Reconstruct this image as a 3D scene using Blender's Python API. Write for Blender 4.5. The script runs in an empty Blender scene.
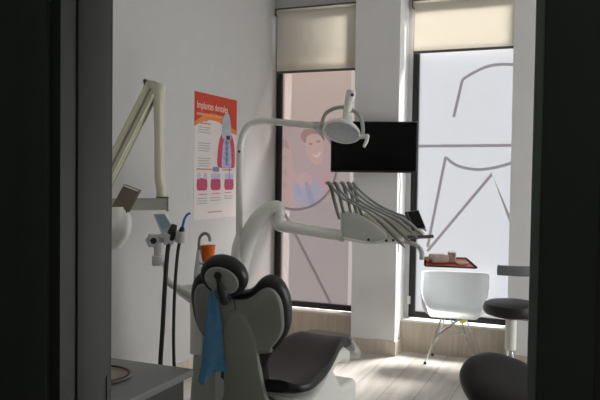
import bpy, bmesh, math, random
from mathutils import Vector, Matrix
random.seed(4)
PI = math.pi
scene = bpy.context.scene
COL = scene.collection

# ------------------------------------------------------------------ camera
H = 1.55; F = 698.1
P = math.radians(1.9235); RO = math.radians(.8074); YW = math.radians(22.304)
def basis():
    fw = Vector((-math.sin(YW), math.cos(YW), 0)); r = Vector((math.cos(YW), math.sin(YW), 0)); u = Vector((0, 0, 1))
    f2 = fw*math.cos(P)-u*math.sin(P); u2 = u*math.cos(P)+fw*math.sin(P)
    return r*math.cos(RO)+u2*math.sin(RO), u2*math.cos(RO)-r*math.sin(RO), f2
CR, CU, CF = basis()
cam_data = bpy.data.cameras.new('camera'); cam = bpy.data.objects.new('camera', cam_data); COL.objects.link(cam)
cam_data.sensor_width = 36; cam_data.lens = F/600*36; cam_data.clip_start = .02
cam.matrix_world = Matrix(((CR.x, CU.x, -CF.x, 0), (CR.y, CU.y, -CF.y, 0), (CR.z, CU.z, -CF.z, H), (0, 0, 0, 1)))
scene.camera = cam
def at(px, py, D):
    """measured point of the place: photo pixel and depth -> metres"""
    return Vector((0, 0, H)) + D*(CF + (px-300)/F*CR - (py-200)/F*CU)
def atY(px, py, Y):
    d = CF + (px-300)/F*CR - (py-200)/F*CU
    return Vector((0, 0, H)) + d*(Y/d.y)
V = Vector

# ------------------------------------------------------------------ materials
def lin(c):
    return tuple((x/255/12.92 if x/255 <= .04045 else ((x/255+.055)/1.055)**2.4) for x in c)
MATS = {}
def mat(name, rgb, rough=.5, metal=0, var=.06, scale=30, emit=0, alpha=1, trans=0, coat=0, bump=0, spec=.5, sheen=0):
    m = bpy.data.materials.new(name); m.use_nodes = True; nt = m.node_tree
    b = nt.nodes['Principled BSDF']; c = lin(rgb)
    tc = nt.nodes.new('ShaderNodeTexCoord'); nz = nt.nodes.new('ShaderNodeTexNoise')
    nz.inputs['Scale'].default_value = scale; nz.inputs['Detail'].default_value = 3
    nt.links.new(tc.outputs['Object'], nz.inputs['Vector'])
    rp = nt.nodes.new('ShaderNodeValToRGB')
    rp.color_ramp.elements[0].position = .3; rp.color_ramp.elements[1].position = .7
    rp.color_ramp.elements[0].color = (*[x*(1-var) for x in c], 1); rp.color_ramp.elements[1].color = (*[min(1, x*(1+var)) for x in c], 1)
    nt.links.new(nz.outputs['Fac'], rp.inputs['Fac']); nt.links.new(rp.outputs['Color'], b.inputs['Base Color'])
    b.inputs['Roughness'].default_value = rough; b.inputs['Metallic'].default_value = metal
    b.inputs['Coat Weight'].default_value = coat; b.inputs['Specular IOR Level'].default_value = spec
    b.inputs['Transmission Weight'].default_value = trans; b.inputs['Alpha'].default_value = alpha
    if emit:
        nt.links.new(rp.outputs['Color'], b.inputs['Emission Color']); b.inputs['Emission Strength'].default_value = emit
    if bump:
        bp = nt.nodes.new('ShaderNodeBump'); bp.inputs['Strength'].default_value = bump; bp.inputs['Distance'].default_value = .004
        nt.links.new(nz.outputs['Fac'], bp.inputs['Height']); nt.links.new(bp.outputs['Normal'], b.inputs['Normal'])
    MATS[name] = m
    return m
def glow(name, rgb, k=1, clear=.12, var=.03, scale=3, rgb2=None, axis='Z', r0=0, r1=1, tint=(1, 1, 1)):
    """frosted / printed window film: glows with the daylight behind it and lets a little light straight through"""
    m = bpy.data.materials.new(name); m.use_nodes = True; nt = m.node_tree; nt.nodes.clear()
    out = nt.nodes.new('ShaderNodeOutputMaterial'); em = nt.nodes.new('ShaderNodeEmission'); tr = nt.nodes.new('ShaderNodeBsdfTransparent'); tr.inputs['Color'].default_value = (*tint, 1)
    gl = nt.nodes.new('ShaderNodeBsdfPrincipled'); gl.inputs['Base Color'].default_value = (*[x*.5 for x in lin(rgb)], 1); gl.inputs['Roughness'].default_value = .35
    mx = nt.nodes.new('ShaderNodeMixShader'); ad = nt.nodes.new('ShaderNodeAddShader')
    tc = nt.nodes.new('ShaderNodeTexCoord'); nz = nt.nodes.new('ShaderNodeTexNoise'); nz.inputs['Scale'].default_value = scale
    nt.links.new(tc.outputs['Object'], nz.inputs['Vector'])
    rp = nt.nodes.new('ShaderNodeValToRGB'); c = lin(rgb); c2 = lin(rgb2 or rgb)
    rp.color_ramp.elements[0].position = 0; rp.color_ramp.elements[1].position = 1
    rp.color_ramp.elements[0].color = (*c, 1); rp.color_ramp.elements[1].color = (*c2, 1)
    sep = nt.nodes.new('ShaderNodeSeparateXYZ'); nt.links.new(tc.outputs['Object'], sep.inputs[0])
    mr = nt.nodes.new('ShaderNodeMapRange'); mr.inputs['From Min'].default_value = r0; mr.inputs['From Max'].default_value = r1
    nt.links.new(sep.outputs[axis], mr.inputs['Value'])
    ma = nt.nodes.new('ShaderNodeMath'); ma.operation = 'MULTIPLY_ADD'; ma.inputs[1].default_value = var*4; 
    nt.links.new(nz.outputs['Fac'], ma.inputs[0]); nt.links.new(mr.outputs[0], ma.inputs[2])
    nt.links.new(ma.outputs[0], rp.inputs['Fac']); nt.links.new(rp.outputs['Color'], em.inputs['Color']); em.inputs['Strength'].default_value = k
    mx.inputs['Fac'].default_value = clear
    nt.links.new(em.outputs[0], ad.inputs[0]); nt.links.new(gl.outputs[0], ad.inputs[1])
    nt.links.new(ad.outputs[0], mx.inputs[1]); nt.links.new(tr.outputs[0], mx.inputs[2]); nt.links.new(mx.outputs[0], out.inputs['Surface'])
    MATS[name] = m
    return m
def wood(name, c1, c2, rough, plank=None, axis='Y', gscale=(14, 1.2, 14), spec=.5):
    m = bpy.data.materials.new(name); m.use_nodes = True; nt = m.node_tree; b = nt.nodes['Principled BSDF']
    tc = nt.nodes.new('ShaderNodeTexCoord'); mp = nt.nodes.new('ShaderNodeMapping'); mp.inputs['Scale'].default_value = gscale
    nz = nt.nodes.new('ShaderNodeTexNoise'); nz.inputs['Scale'].default_value = 1.6; nz.inputs['Detail'].default_value = 6; nz.inputs['Distortion'].default_value = .6
    nt.links.new(tc.outputs['Object'], mp.inputs[0]); nt.links.new(mp.outputs[0], nz.inputs['Vector'])
    rp = nt.nodes.new('ShaderNodeValToRGB'); rp.color_ramp.elements[0].position = .3; rp.color_ramp.elements[1].position = .7
    rp.color_ramp.elements[0].color = (*lin(c1), 1); rp.color_ramp.elements[1].color = (*lin(c2), 1)
    nt.links.new(nz.outputs['Fac'], rp.inputs['Fac']); last = rp.outputs['Color']
    if plank:
        mp2 = nt.nodes.new('ShaderNodeMapping'); mp2.inputs['Rotation'].default_value = (0, 0, PI/2); mp2.inputs['Location'].default_value = (.3, -.10, 0)
        br = nt.nodes.new('ShaderNodeTexBrick'); br.inputs['Scale'].default_value = 1; br.inputs['Brick Width'].default_value = 1.3
        br.inputs['Row Height'].default_value = plank; br.inputs['Mortar Size'].default_value = .003; br.inputs['Mortar Smooth'].default_value = .2
        br.inputs['Color1'].default_value = (1, 1, 1, 1); br.inputs['Color2'].default_value = (.86, .86, .86, 1); br.inputs['Mortar'].default_value = (.45, .43, .41, 1)
        nt.links.new(tc.outputs['Object'], mp2.inputs[0]); nt.links.new(mp2.outputs[0], br.inputs['Vector'])
        mu = nt.nodes.new('ShaderNodeMix'); mu.data_type = 'RGBA'; mu.blend_type = 'MULTIPLY'; mu.inputs[0].default_value = 1
        nt.links.new(last, mu.inputs[6]); nt.links.new(br.outputs['Color'], mu.inputs[7]); last = mu.outputs[2]
    nt.links.new(last, b.inputs['Base Color']); b.inputs['Roughness'].default_value = rough; b.inputs['Specular IOR Level'].default_value = spec
    MATS[name] = m
    return m

WALL = mat('painted_plaster', (200, 200, 200), .85, var=.015, scale=6)
COLUMN = mat('column_plaster', (228, 228, 230), .8, var=.015, scale=6)
CEIL = mat('ceiling_paint', (232, 231, 228), .9, var=.01, scale=5)
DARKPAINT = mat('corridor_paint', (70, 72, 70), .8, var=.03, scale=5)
JAMB = mat('door_frame_lacquer', (58, 61, 58), .6, var=.03, scale=7)
FLOORM = wood('pale_oak_planks', (184, 178, 171), (216, 212, 206), .38, plank=.237, gscale=(9, .9, 9), spec=.45)
LAMI = wood('greige_laminate', (184, 171, 155), (206, 195, 181), .5, gscale=(26, 26, 1.5))
SILL = mat('sill_white', (222, 219, 212), .45, var=.02)
BLACKM = mat('black_aluminium', (22, 23, 24), .45, var=.05)
WHITEP = mat('white_plastic', (236, 237, 232), .28, var=.012, scale=8, coat=.25)
WHITEM = mat('white_enamel', (232, 232, 225), .3, var=.015, scale=8, coat=.2)
CREAM = mat('ivory_enamel', (216, 214, 192), .38, var=.02, scale=9)
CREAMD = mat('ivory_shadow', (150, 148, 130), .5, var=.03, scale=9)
GREYP = mat('grey_plastic', (208, 210, 210), .45, var=.03, scale=12)
GREYD = mat('dark_grey_plastic', (92, 95, 92), .5, var=.04, scale=12)
SHELL = mat('chair_shell_grey', (138, 140, 134), .5, var=.03, scale=7)
BLACKV = mat('black_vinyl', (15, 16, 18), .42, var=.08, scale=60, bump=.06)
BLACKL = mat('black_leather', (17, 17, 18), .5, var=.08, scale=50, bump=.08)
RUBBER = mat('black_rubber', (38, 40, 38), .6, var=.06)
HOSE = mat('grey_hose', (150, 154, 154), .5, var=.05)
WHIP = mat('grey_green_lever', (128, 137, 126), .45, var=.05)
CHROME = mat('chrome', (205, 207, 208), .16, metal=1, var=.02)
STEEL = mat('brushed_steel', (150, 152, 152), .32, metal=1, var=.04)
BEIGE = mat('beige_silicone', (206, 200, 180), .5, var=.04, scale=14)
SCREEN = mat('dark_screen', (5, 5, 6), .22, var=.05, spec=.15)
SCREENB = mat('key_pad_blue', (160, 182, 196), .4, var=.12, scale=60)
BLUE = mat('blue_plastic', (40, 110, 190), .4, var=.05)
NAVY = mat('navy_button', (25, 50, 120), .4)
ORANGE = mat('orange_paper', (240, 112, 22), .6, var=.06, scale=40)
BIB = mat('blue_bib_paper', (84, 138, 178), .85, var=.07, scale=25, bump=.1)
YELLOW = mat('yellow_tag', (232, 222, 70), .6, var=.04)
RUST = mat('rust_liner', (245, 150, 112), .6, var=.12, scale=45)
BROWNP = mat('clouded_package', (212, 186, 174), .3, var=.15, scale=35, coat=.3)
PINKP = mat('pink_package', (206, 180, 174), .35, var=.15, scale=35, coat=.3)
WORKTOP = mat('grey_worktop', (114, 119, 118), .42, var=.03, scale=25)
CABD = mat('dark_cabinet', (40, 40, 36), .6, var=.04, scale=12)
TAUPE = mat('taupe_collimator', (120, 108, 92), .55, var=.05, scale=10)
SHELLW = mat('white_polypropylene', (228, 232, 234), .38, var=.01, scale=8)
LENS = mat('grey_reflector', (186, 194, 198), .35, var=.06, scale=40)
def clear_mat():
    m = mat('clear_plastic', (235, 238, 240), .08, alpha=.32, var=.01)
    return m
CLEAR = clear_mat()
def glass_mat():
    m = bpy.data.materials.new('clear_glass'); m.use_nodes = True; nt = m.node_tree; nt.nodes.clear()
    out = nt.nodes.new('ShaderNodeOutputMaterial'); tr = nt.nodes.new('ShaderNodeBsdfTransparent'); gl = nt.nodes.new('ShaderNodeBsdfGlossy')
    gl.inputs['Roughness'].default_value = .05; mx = nt.nodes.new('ShaderNodeMixShader'); mx.inputs[0].default_value = .07
    nt.links.new(tr.outputs[0], mx.inputs[1]); nt.links.new(gl.outputs[0], mx.inputs[2]); nt.links.new(mx.outputs[0], out.inputs[0])
    return m
GLASS = glass_mat()
def blind_mat(name, rgb, t=.5):
    m = bpy.data.materials.new(name); m.use_nodes = True; nt = m.node_tree; nt.nodes.clear()
    out = nt.nodes.new('ShaderNodeOutputMaterial'); d = nt.nodes.new('ShaderNodeBsdfDiffuse'); t_ = nt.nodes.new('ShaderNodeBsdfTranslucent')
    mx = nt.nodes.new('ShaderNodeMixShader'); mx.inputs[0].default_value = t
    tc = nt.nodes.new('ShaderNodeTexCoord'); w = nt.nodes.new('ShaderNodeTexNoise'); w.inputs['Scale'].default_value = 90
    rp = nt.nodes.new('ShaderNodeValToRGB'); c = lin(rgb)
    rp.color_ramp.elements[0].color = (*[x*.96 for x in c], 1); rp.color_ramp.elements[1].color = (*c, 1)
    nt.links.new(tc.outputs['Object'], w.inputs['Vector']); nt.links.new(w.outputs['Fac'], rp.inputs['Fac'])
    nt.links.new(rp.outputs['Color'], d.inputs['Color']); nt.links.new(rp.outputs['Color'], t_.inputs['Color'])
    nt.links.new(d.outputs[0], mx.inputs[1]); nt.links.new(t_.outputs[0], mx.inputs[2]); nt.links.new(mx.outputs[0], out.inputs[0])
    return m
BLIND = blind_mat('cream_blind_fabric', (224, 220, 212), .42)

# ------------------------------------------------------------------ mesh helpers
def finish(bm, angle=38):
    bmesh.ops.recalc_face_normals(bm, faces=bm.faces)
    for f in bm.faces: f.smooth = True
    a = math.radians(angle)
    for e in bm.edges:
        if len(e.link_faces) == 2:
            try: e.smooth = e.calc_face_angle() < a
            except ValueError: pass
def link(name, bm, m, base=V((0, 0, 0)), parent=None, keep=False):
    if not keep: finish(bm)
    bmesh.ops.translate(bm, verts=bm.verts, vec=-V(base))
    me = bpy.data.meshes.new(name); bm.to_mesh(me); bm.free()
    for mm in (m if isinstance(m, (list, tuple)) else [m]): me.materials.append(mm)
    o = bpy.data.objects.new(name, me); COL.objects.link(o)
    if parent: o.parent = parent
    else: o.location = base
    return o
def tag(o, label, cat, group=None):
    o['label'] = label; o['category'] = cat
    if group: o['group'] = group
    return o
class Thing:
    def __init__(s, name, label, cat, base, group=None):
        s.base = V(base); s.e = bpy.data.objects.new(name, None); COL.objects.link(s.e); s.e.location = s.base; s.e.empty_display_size = .1
        tag(s.e, label, cat, group)
    def part(s, name, bm, m, parent=None, label=None):
        o = link(name, bm, m, s.base, parent or s.e)
        if label: o['label'] = label
        return o
def single(name, bm, m, label, cat, group=None, base=None):
    if base is None:
        lo = V((min(v.co[i] for v in bm.verts) for i in range(3))); hi = V((max(v.co[i] for v in bm.verts) for i in range(3)))
        base = V(((lo.x+hi.x)/2, (lo.y+hi.y)/2, lo.z))
    return tag(link(name, bm, m, base), label, cat, group)
class Struct:
    def __init__(s, name, base):
        s.base = V(base); s.e = bpy.data.objects.new(name, None); COL.objects.link(s.e); s.e.location = s.base; s.e['kind'] = 'structure'
    part = Thing.part
def struct(name, bm, m):
    o = link(name, bm, m); o['kind'] = 'structure'; return o
NB = bmesh.new
def box(bm, lo, hi, bev=0, seg=2):
    lo, hi = V(lo), V(hi); vs = []
    r = bmesh.ops.create_cube(bm, size=1); vs = r['verts']
    for v in vs: v.co = V([(lo[i]+hi[i])/2 + v.co[i]*(hi[i]-lo[i]) for i in range(3)])
    if bev:
        es = list({e for v in vs for e in v.link_edges})
        bmesh.ops.bevel(bm, geom=es, offset=bev, segments=seg, affect='EDGES', profile=.5)
    return bm
def obox(bm, c, ax, size, bev=0, seg=2):
    """oriented box: centre, three axes, size"""
    c = V(c); r = bmesh.ops.create_cube(bm, size=1); vs = r['verts']
    for v in vs: v.co = c + sum((V(ax[i])*v.co[i]*size[i] for i in range(3)), V((0, 0, 0)))
    if bev:
        es = list({e for v in vs for e in v.link_edges}); bmesh.ops.bevel(bm, geom=es, offset=bev, segments=seg, affect='EDGES', profile=.5)
    return bm
def smooth_pts(pts, n=6):
    pts = [V(p) for p in pts]; out = []
    for i in range(len(pts)-1):
        p0 = pts[i-1] if i else 2*pts[0]-pts[1]; p1, p2 = pts[i], pts[i+1]; p3 = pts[i+2] if i+2 < len(pts) else 2*pts[-1]-pts[-2]
        for k in range(n):
            t = k/n
            out.append(.5*((2*p1)+(p2-p0)*t+(2*p0-5*p1+4*p2-p3)*t*t+(3*p1-p0-3*p2+p3)*t**3))
    out.append(pts[-1]); return out
def interp(vals, n):
    m = len(vals)-1; out = []
    for i in range(n):
        x = i/(n-1)*m; k = min(int(x), m-1); out.append(vals[k]+(vals[k+1]-vals[k])*(x-k))
    return out
def tube(bm, pts, r, seg=12, smooth=6, flat=1, up=None, caps=True):
    """round (or flattened) tube along a smoothed path; r a radius or a list of radii"""
    P_ = smooth_pts(pts, smooth) if smooth > 1 and len(pts) > 2 else [V(p) for p in pts]
    R = interp(r, len(P_)) if isinstance(r, (list, tuple)) else [r]*len(P_)
    rings = []; t0 = (P_[1]-P_[0]).normalized()
    a = V(up) if up else (V((0, 0, 1)) if abs(t0.z) < .9 else V((1, 0, 0)))
    a = (a - t0*a.dot(t0)).normalized()
    for i, p in enumerate(P_):
        t = (P_[min(i+1, len(P_)-1)]-P_[max(i-1, 0)]).normalized()
        a = (a - t*a.dot(t)).normalized(); b = t.cross(a)
        rings.append([bm.verts.new(p + R[i]*(math.cos(2*PI*k/seg)*a + flat*math.sin(2*PI*k/seg)*b)) for k in range(seg)])
    for i in range(len(rings)-1):
        for k in range(seg): bm.faces.new((rings[i][k], rings[i][(k+1) % seg], rings[i+1][(k+1) % seg], rings[i+1][k]))
    if caps: bm.faces.new(rings[0][::-1]); bm.faces.new(rings[-1])
    return bm
def lathe(bm, prof, c=(0, 0, 0), ax=(0, 0, 1), seg=32, sx=1, sy=1):
    """profile of (radius, height) turned about an axis at c"""
    w = V(ax).normalized(); a = V((1, 0, 0)) if abs(w.x) < .9 else V((0, 1, 0)); a = (a-w*a.dot(w)).normalized(); b = w.cross(a); c = V(c)
    rings = []
    for r, h in prof:
        if r < 1e-5: rings.append([bm.verts.new(c+w*h)])
        else: rings.append([bm.verts.new(c+w*h+r*(sx*math.cos(2*PI*k/seg)*a+sy*math.sin(2*PI*k/seg)*b)) for k in range(seg)])
    for i in range(len(rings)-1):
        A, B = rings[i], rings[i+1]
        for k in range(seg):
            k2 = (k+1) % seg
            if len(A) == 1 and len(B) == 1: continue
            if len(A) == 1: bm.faces.new((A[0], B[k2], B[k]))
            elif len(B) == 1: bm.faces.new((A[k], A[k2], B[0]))
            else: bm.faces.new((A[k], A[k2], B[k2], B[k]))
    if len(rings[0]) > 1: bm.faces.new(rings[0][::-1])
    if len(rings[-1]) > 1: bm.faces.new(rings[-1])
    return bm
def smooth_loop(pts, n=5):
    m = len(pts); out = []
    for i in range(m):
        p0, p1, p2, p3 = [V((*pts[(i+k-1) % m], 0)) for k in range(4)]
        for k in range(n):
            t = k/n; q = .5*((2*p1)+(p2-p0)*t+(2*p0-5*p1+4*p2-p3)*t*t+(3*p1-p0-3*p2+p3)*t**3); out.append((q.x, q.y))
    return out
def offset_loop(L, d):
    m = len(L); area = sum(L[i][0]*L[(i+1) % m][1]-L[(i+1) % m][0]*L[i][1] for i in range(m)); sg = 1 if area > 0 else -1; out = []
    for i in range(m):
        a, b, c = V((*L[i-1], 0)), V((*L[i], 0)), V((*L[(i+1) % m], 0)); t = (c-a).normalized(); nrm = V((-t.y, t.x, 0))*sg
        q = b + nrm*d; out.append((q.x, q.y))
    return out
def pad(bm, loop, fr, layers, bend=None):
    """stack of inset copies of an outline: layers = [(inset, height)]; fr = (origin, x axis, y axis, normal)"""
    O, X, Y, N = [V(q) for q in fr]; rings = []
    for ins, h in layers:
        L = offset_loop(loop, ins) if ins else loop
        rings.append([bm.verts.new(O+X*x+Y*y+N*(h+(bend(x, y) if bend else 0))) for x, y in L])
    m = len(loop)
    for i in range(len(rings)-1):
        for k in range(m): bm.faces.new((rings[i][k], rings[i][(k+1) % m], rings[i+1][(k+1) % m], rings[i+1][k]))
    bm.faces.new(rings[0][::-1]); bm.faces.new(rings[-1])
    return bm
def rounded(h, r, n=4, h0=0):
    """layers of a pad of thickness h with both rims rounded by r"""
    L = []
    for i in range(n+1):
        a = PI/2*i/n; L.append((r*(1-math.sin(a)), h0+r*(1-math.cos(a))))
    for i in range(n+1):
        a = PI/2*i/n; L.append((r*(1-math.cos(a)), h0+h-r+r*math.sin(a)))
    return L
def rrect(w, h, r, n=4, cx=0, cy=0):
    out = []
    for qx, qy, a0 in ((1, 1, 0), (-1, 1, PI/2), (-1, -1, PI), (1, -1, 3*PI/2)):
        for i in range(n+1):
            a = a0+PI/2*i/n; out.append((cx+qx*(w/2-r)+r*math.cos(a), cy+qy*(h/2-r)+r*math.sin(a)))
    return out
def ellipse(a, b, n=36, cx=0, cy=0, rot=0):
    c, s = math.cos(rot), math.sin(rot)
    return [(cx+a*math.cos(2*PI*k/n)*c-b*math.sin(2*PI*k/n)*s, cy+a*math.cos(2*PI*k/n)*s+b*math.sin(2*PI*k/n)*c) for k in range(n)]
def loft(bm, secs, close=True):
    rings = [[bm.verts.new(p) for p in s] for s in secs]; m = len(rings[0])
    for i in range(len(rings)-1):
        for k in range(m): bm.faces.new((rings[i][k], rings[i][(k+1) % m], rings[i+1][(k+1) % m], rings[i+1][k]))
    if close: bm.faces.new(rings[0][::-1]); bm.faces.new(rings[-1])
    return bm
def flat(bm, loop, fr, h=0, th=.0006):
    O, X, Y, N = [V(q) for q in fr]
    return pad(bm, loop, fr, [(0, h), (0, h+th)])
def stroke(bm, pts, w, fr, h=0, th=.0006, smooth=0):
    """flat ribbon of width w along 2-D points lying in frame fr"""
    O, X, Y, N = [V(q) for q in fr]; Q = [V((*p, 0)) for p in pts]
    if smooth: Q = smooth_pts(Q, smooth)
    L, R_ = [], []
    for i, p in enumerate(Q):
        t = (Q[min(i+1, len(Q)-1)]-Q[max(i-1, 0)]).normalized(); nn = V((-t.y, t.x, 0))
        k = 1
        if 0 < i < len(Q)-1:
            t1 = (Q[i]-Q[i-1]).normalized(); k = min(2.2, 1/max(.3, abs(nn.dot(V((-t1.y, t1.x, 0))))))
        L.append(p+nn*w/2*k); R_.append(p-nn*w/2*k)
    def mk(q, z): return bm.verts.new(O+X*q.x+Y*q.y+N*z)
    a = [mk(q, h) for q in L]; b = [mk(q, h) for q in R_]; c = [mk(q, h+th) for q in L]; d = [mk(q, h+th) for q in R_]
    for i in range(len(Q)-1):
        bm.faces.new((c[i], c[i+1], d[i+1], d[i])); bm.faces.new((a[i], b[i], b[i+1], a[i+1]))
        bm.faces.new((a[i], a[i+1], c[i+1], c[i])); bm.faces.new((b[i], d[i], d[i+1], b[i+1]))
    bm.faces.new((a[0], c[0], d[0], b[0])); bm.faces.new((a[-1], b[-1], d[-1], c[-1]))
    return bm
def text_bm(bm, s, size, fr, h=0, width=None, align='LEFT'):
    cu = bpy.data.curves.new('lettering', 'FONT'); cu.body = s; cu.size = size; cu.align_x = align; cu.extrude = .0003
    o = bpy.data.objects.new('lettering', cu); COL.objects.link(o); bpy.context.view_layer.update()
    dg = bpy.context.evaluated_depsgraph_get(); me = bpy.data.meshes.new_from_object(o.evaluated_get(dg))
    O, X, Y, N = [V(q) for q in fr]; k = 1
    if width:
        ex = max(v.co.x for v in me.vertices)-min(v.co.x for v in me.vertices); k = width/ex
    n0 = len(bm.verts); bm.from_mesh(me); bm.verts.ensure_lookup_table()
    for v in bm.verts[n0:]: v.co = O+X*v.co.x*k+Y*v.co.y+N*(h+v.co.z)
    bpy.data.objects.remove(o); bpy.data.curves.remove(cu); bpy.data.meshes.remove(me)
    return bm

# ------------------------------------------------------------------ the room
XL, YWIN, ZC = -2.82, 6.25, 3.42
XR = 2.7; YC = -2.2
UPS = 6.105                        # face of the low timber upstand under the windows
C1 = (-1.912, -1.512); C2 = (-.574, -.17); CY = 5.897
struct('floor', box(NB(), (XL-.1, YC-.1, -.1), (XR+.1, 6.6, 0)), FLOORM)
struct('ceiling', box(NB(), (XL-.1, YC-.1, ZC), (XR+.1, 6.36, ZC+.1)), CEIL)
struct('wall_left', box(NB(), (XL-.12, YC-.1, 0), (XL, 6.6, ZC)), WALL)
RY0, RY1, RZ0, RZ1 = 4.2, 5.8, .3, 1.75
wr = NB(); box(wr, (XR, YC-.1, 0), (XR+.12, RY0, ZC)); box(wr, (XR, RY1, 0), (XR+.12, 6.36, ZC)); box(wr, (XR, RY0, 0), (XR+.12, RY1, RZ0)); box(wr, (XR, RY0, RZ1), (XR+.12, RY1, ZC))
struct('wall_right', wr, WALL)
struct('wall_corridor', box(NB(), (XL, YC-.12, 0), (XR, YC, ZC)), DARKPAINT)
# window wall: sill masonry, lintel, piers
WIN = [(-2.812, -1.95), (-1.47, -.50)]
wb = NB()
box(wb, (XL, UPS+.01, 0), (XR, 6.36, .268)); box(wb, (XL, 6.192, 3.165), (XR, 6.2, ZC))
xs = [XL]+[q for w in WIN for q in w]+[XR]
for a, b in zip(xs[0::2], xs[1::2]):
    if b-a > .02: box(wb, (a, 6.2, .268), (b, 6.36, ZC))
struct('wall_windows', wb, WALL)
for n, (a, b) in (('column_left', C1), ('column_right', C2)):
    struct('wall_'+n, box(NB(), (a, CY, 0), (b, 6.25, ZC)), COLUMN)
# timber upstand, ledge tops and baseboards
k = 1
for a, b in ((XL, C1[0]), (C1[1], C2[0]), (C2[1], XR)):
    struct('trim_%d' % k, box(NB(), (a, UPS, 0), (b, UPS+.012, .266)), LAMI); k += 1
    struct('trim_%d' % k, box(NB(), (a, UPS-.004, .266), (b, 6.215, .286), .003), SILL); k += 1
for nm, (a, b) in (('column_left', C1), ('column_right', C2)):
    bb = NB(); t = .012
    box(bb, (a-t, CY-t, 0), (b+t, CY, .124)); box(bb, (b, CY, 0), (b+t, UPS, .124)); box(bb, (a-t, CY, 0), (a, UPS, .124))
    struct('baseboard_'+nm, bb, LAMI)
struct('baseboard_left', box(NB(), (XL, 1.2, 0), (XL+.013, UPS, .124)), LAMI)
struct('baseboard_right', box(NB(), (XR-.013, 1.2, 0), (XR, UPS, .124)), LAMI)
# door wall between corridor and room, with the opening the camera looks through
DX0, DX1, DY0, DY1 = -.917, -.073, 1.045, 1.2
dw = NB(); box(dw, (XL, DY0, 0), (DX0-.03, DY1, ZC)); box(dw, (DX1+.03, DY0, 0), (XR, DY1, ZC)); box(dw, (DX0-.03, DY0, 2.13), (DX1+.03, DY1, ZC))
struct('wall_front', dw, DARKPAINT)
dw = NB(); box(dw, (XL, DY1, 0), (DX0-.03, DY1+.012, ZC)); box(dw, (DX1+.03, DY1, 0), (XR, DY1+.012, ZC)); box(dw, (DX0-.03, DY1, 2.13), (DX1+.03, DY1+.012, ZC))
struct('wall_door', dw, mat('door_wall_paint', (238, 238, 236), .85, var=.01))
d1 = Struct('door_1', (-.5, 1.12, 0))
d1.part('door_jamb', box(NB(), (DX1, DY0, 0), (DX1+.03, DY1, 2.1), .006), mat('jamb_grey', (128, 132, 126), .6, var=.03))
d1.part('door_frame', box(box(NB(), (DX0-.03, DY0, 0), (DX0, DY1, 2.1)), (DX0-.03, DY0, 2.1), (DX1+.03, DY1, 2.13)), JAMB)
arc = NB(); box(arc, (DX0-.085, DY0-.016, 0), (DX0-.02, DY0, 2.17), .004); box(arc, (DX1+.015, DY0-.016, 0), (DX1+.09, DY0, 2.17), .004); box(arc, (DX0-.085, DY0-.016, 2.115), (DX1+.09, DY0, 2.18), .004)
d1.part('architrave', arc, DARKPAINT)
d1.part('stop_bead', box(NB(), (DX0, DY0+.045, 0), (DX0+.004, DY1-.012, 2.1), .001), JAMB)
sp = NB(); box(sp, (DX0+.001, DY1-.022, .93), (DX0+.0055, DY1-.009, 1.13), .001)
d1.part('strike_plate', sp, [mat('tarnished_steel', (24, 23, 21), .5, metal=.3)], label='dark metal strike plate')

# ------------------------------------------------------------------ windows
FILM2 = glow('frosted_film', (197, 198, 203), .6, clear=.3, rgb2=(208, 210, 216), r0=.3, r1=2.7)
FILM1 = glow('pink_film', (123, 111, 109), .9, clear=.13, tint=(1, .93, .92), rgb2=(166, 140, 126), r0=1.0, r1=2.3)
FILLGLOW = glow('frosted_film_bright', (240, 241, 240), 14, clear=.1)  # strong glow for the pane of the added right-wall window
STRIP = glow('frosted_strip', (190, 178, 172), .7, clear=.1)
LINEM = glow('grey_print_line', (139, 132, 136), .9, clear=.02)
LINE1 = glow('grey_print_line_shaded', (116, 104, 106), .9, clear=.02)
FR = lambda y=YWIN-.004: (V((0, y, 0)), V((1, 0, 0)), V((0, 0, 1)), V((0, -1, 0)))
def quad(lo, hi):
    bm = NB(); lo, hi = V(lo), V(hi)
    if abs(hi.y-lo.y) < .003: P4 = ((lo.x, lo.y, lo.z), (hi.x, lo.y, lo.z), (hi.x, lo.y, hi.z), (lo.x, lo.y, hi.z))
    else: P4 = ((lo.x, lo.y, lo.z), (lo.x, lo.y, hi.z), (lo.x, hi.y, hi.z), (lo.x, hi.y, lo.z))
    bm.faces.new([bm.verts.new(q) for q in P4]); return bm
def window(n, a, b, fw=.055, zb=.287, film=FILM2, top=3.41, ftop=2.95, fa=None, fb=None):
    w = Struct('window_%d' % n, ((a+b)/2, YWIN, zb)); f = NB(); y0, y1 = 6.218, 6.29
    box(f, (a, y0, zb), (a+fw, y1, top), .004); box(f, (b-fw, y0, zb), (b, y1, top), .004)
    box(f, (a+fw, y0, zb), (b-fw, y1, zb+fw), .004); box(f, (a+fw, y0, top-fw), (b-fw, y1, top), .004)
    w.part('window_frame', f, BLACKM)
    w.part('glass_pane', box(NB(), (a+fw, YWIN, zb+fw), (b-fw, YWIN+.006, top-fw)), GLASS)
    flm = w.part('window_film', quad((fa or a+fw, YWIN-.002, zb+fw), (fb or b-fw, YWIN-.001, ftop)), film)
    return w, flm
w1, film1 = window(1, *WIN[0], film=FILM1, fb=-2.062, ftop=2.72)
w1.part('window_film', quad((-2.062, YWIN-.002, .342), (-1.95-.055, YWIN-.001, 2.72)), STRIP, label='plain frosted strip beside the printed film')
w2, film2 = window(2, *WIN[1], ftop=2.82)
w3 = Struct('window_3', (XR, 5.1, RZ0)); f = NB()  # unseen window with a glowing pane, added to brighten the left wall
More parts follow.
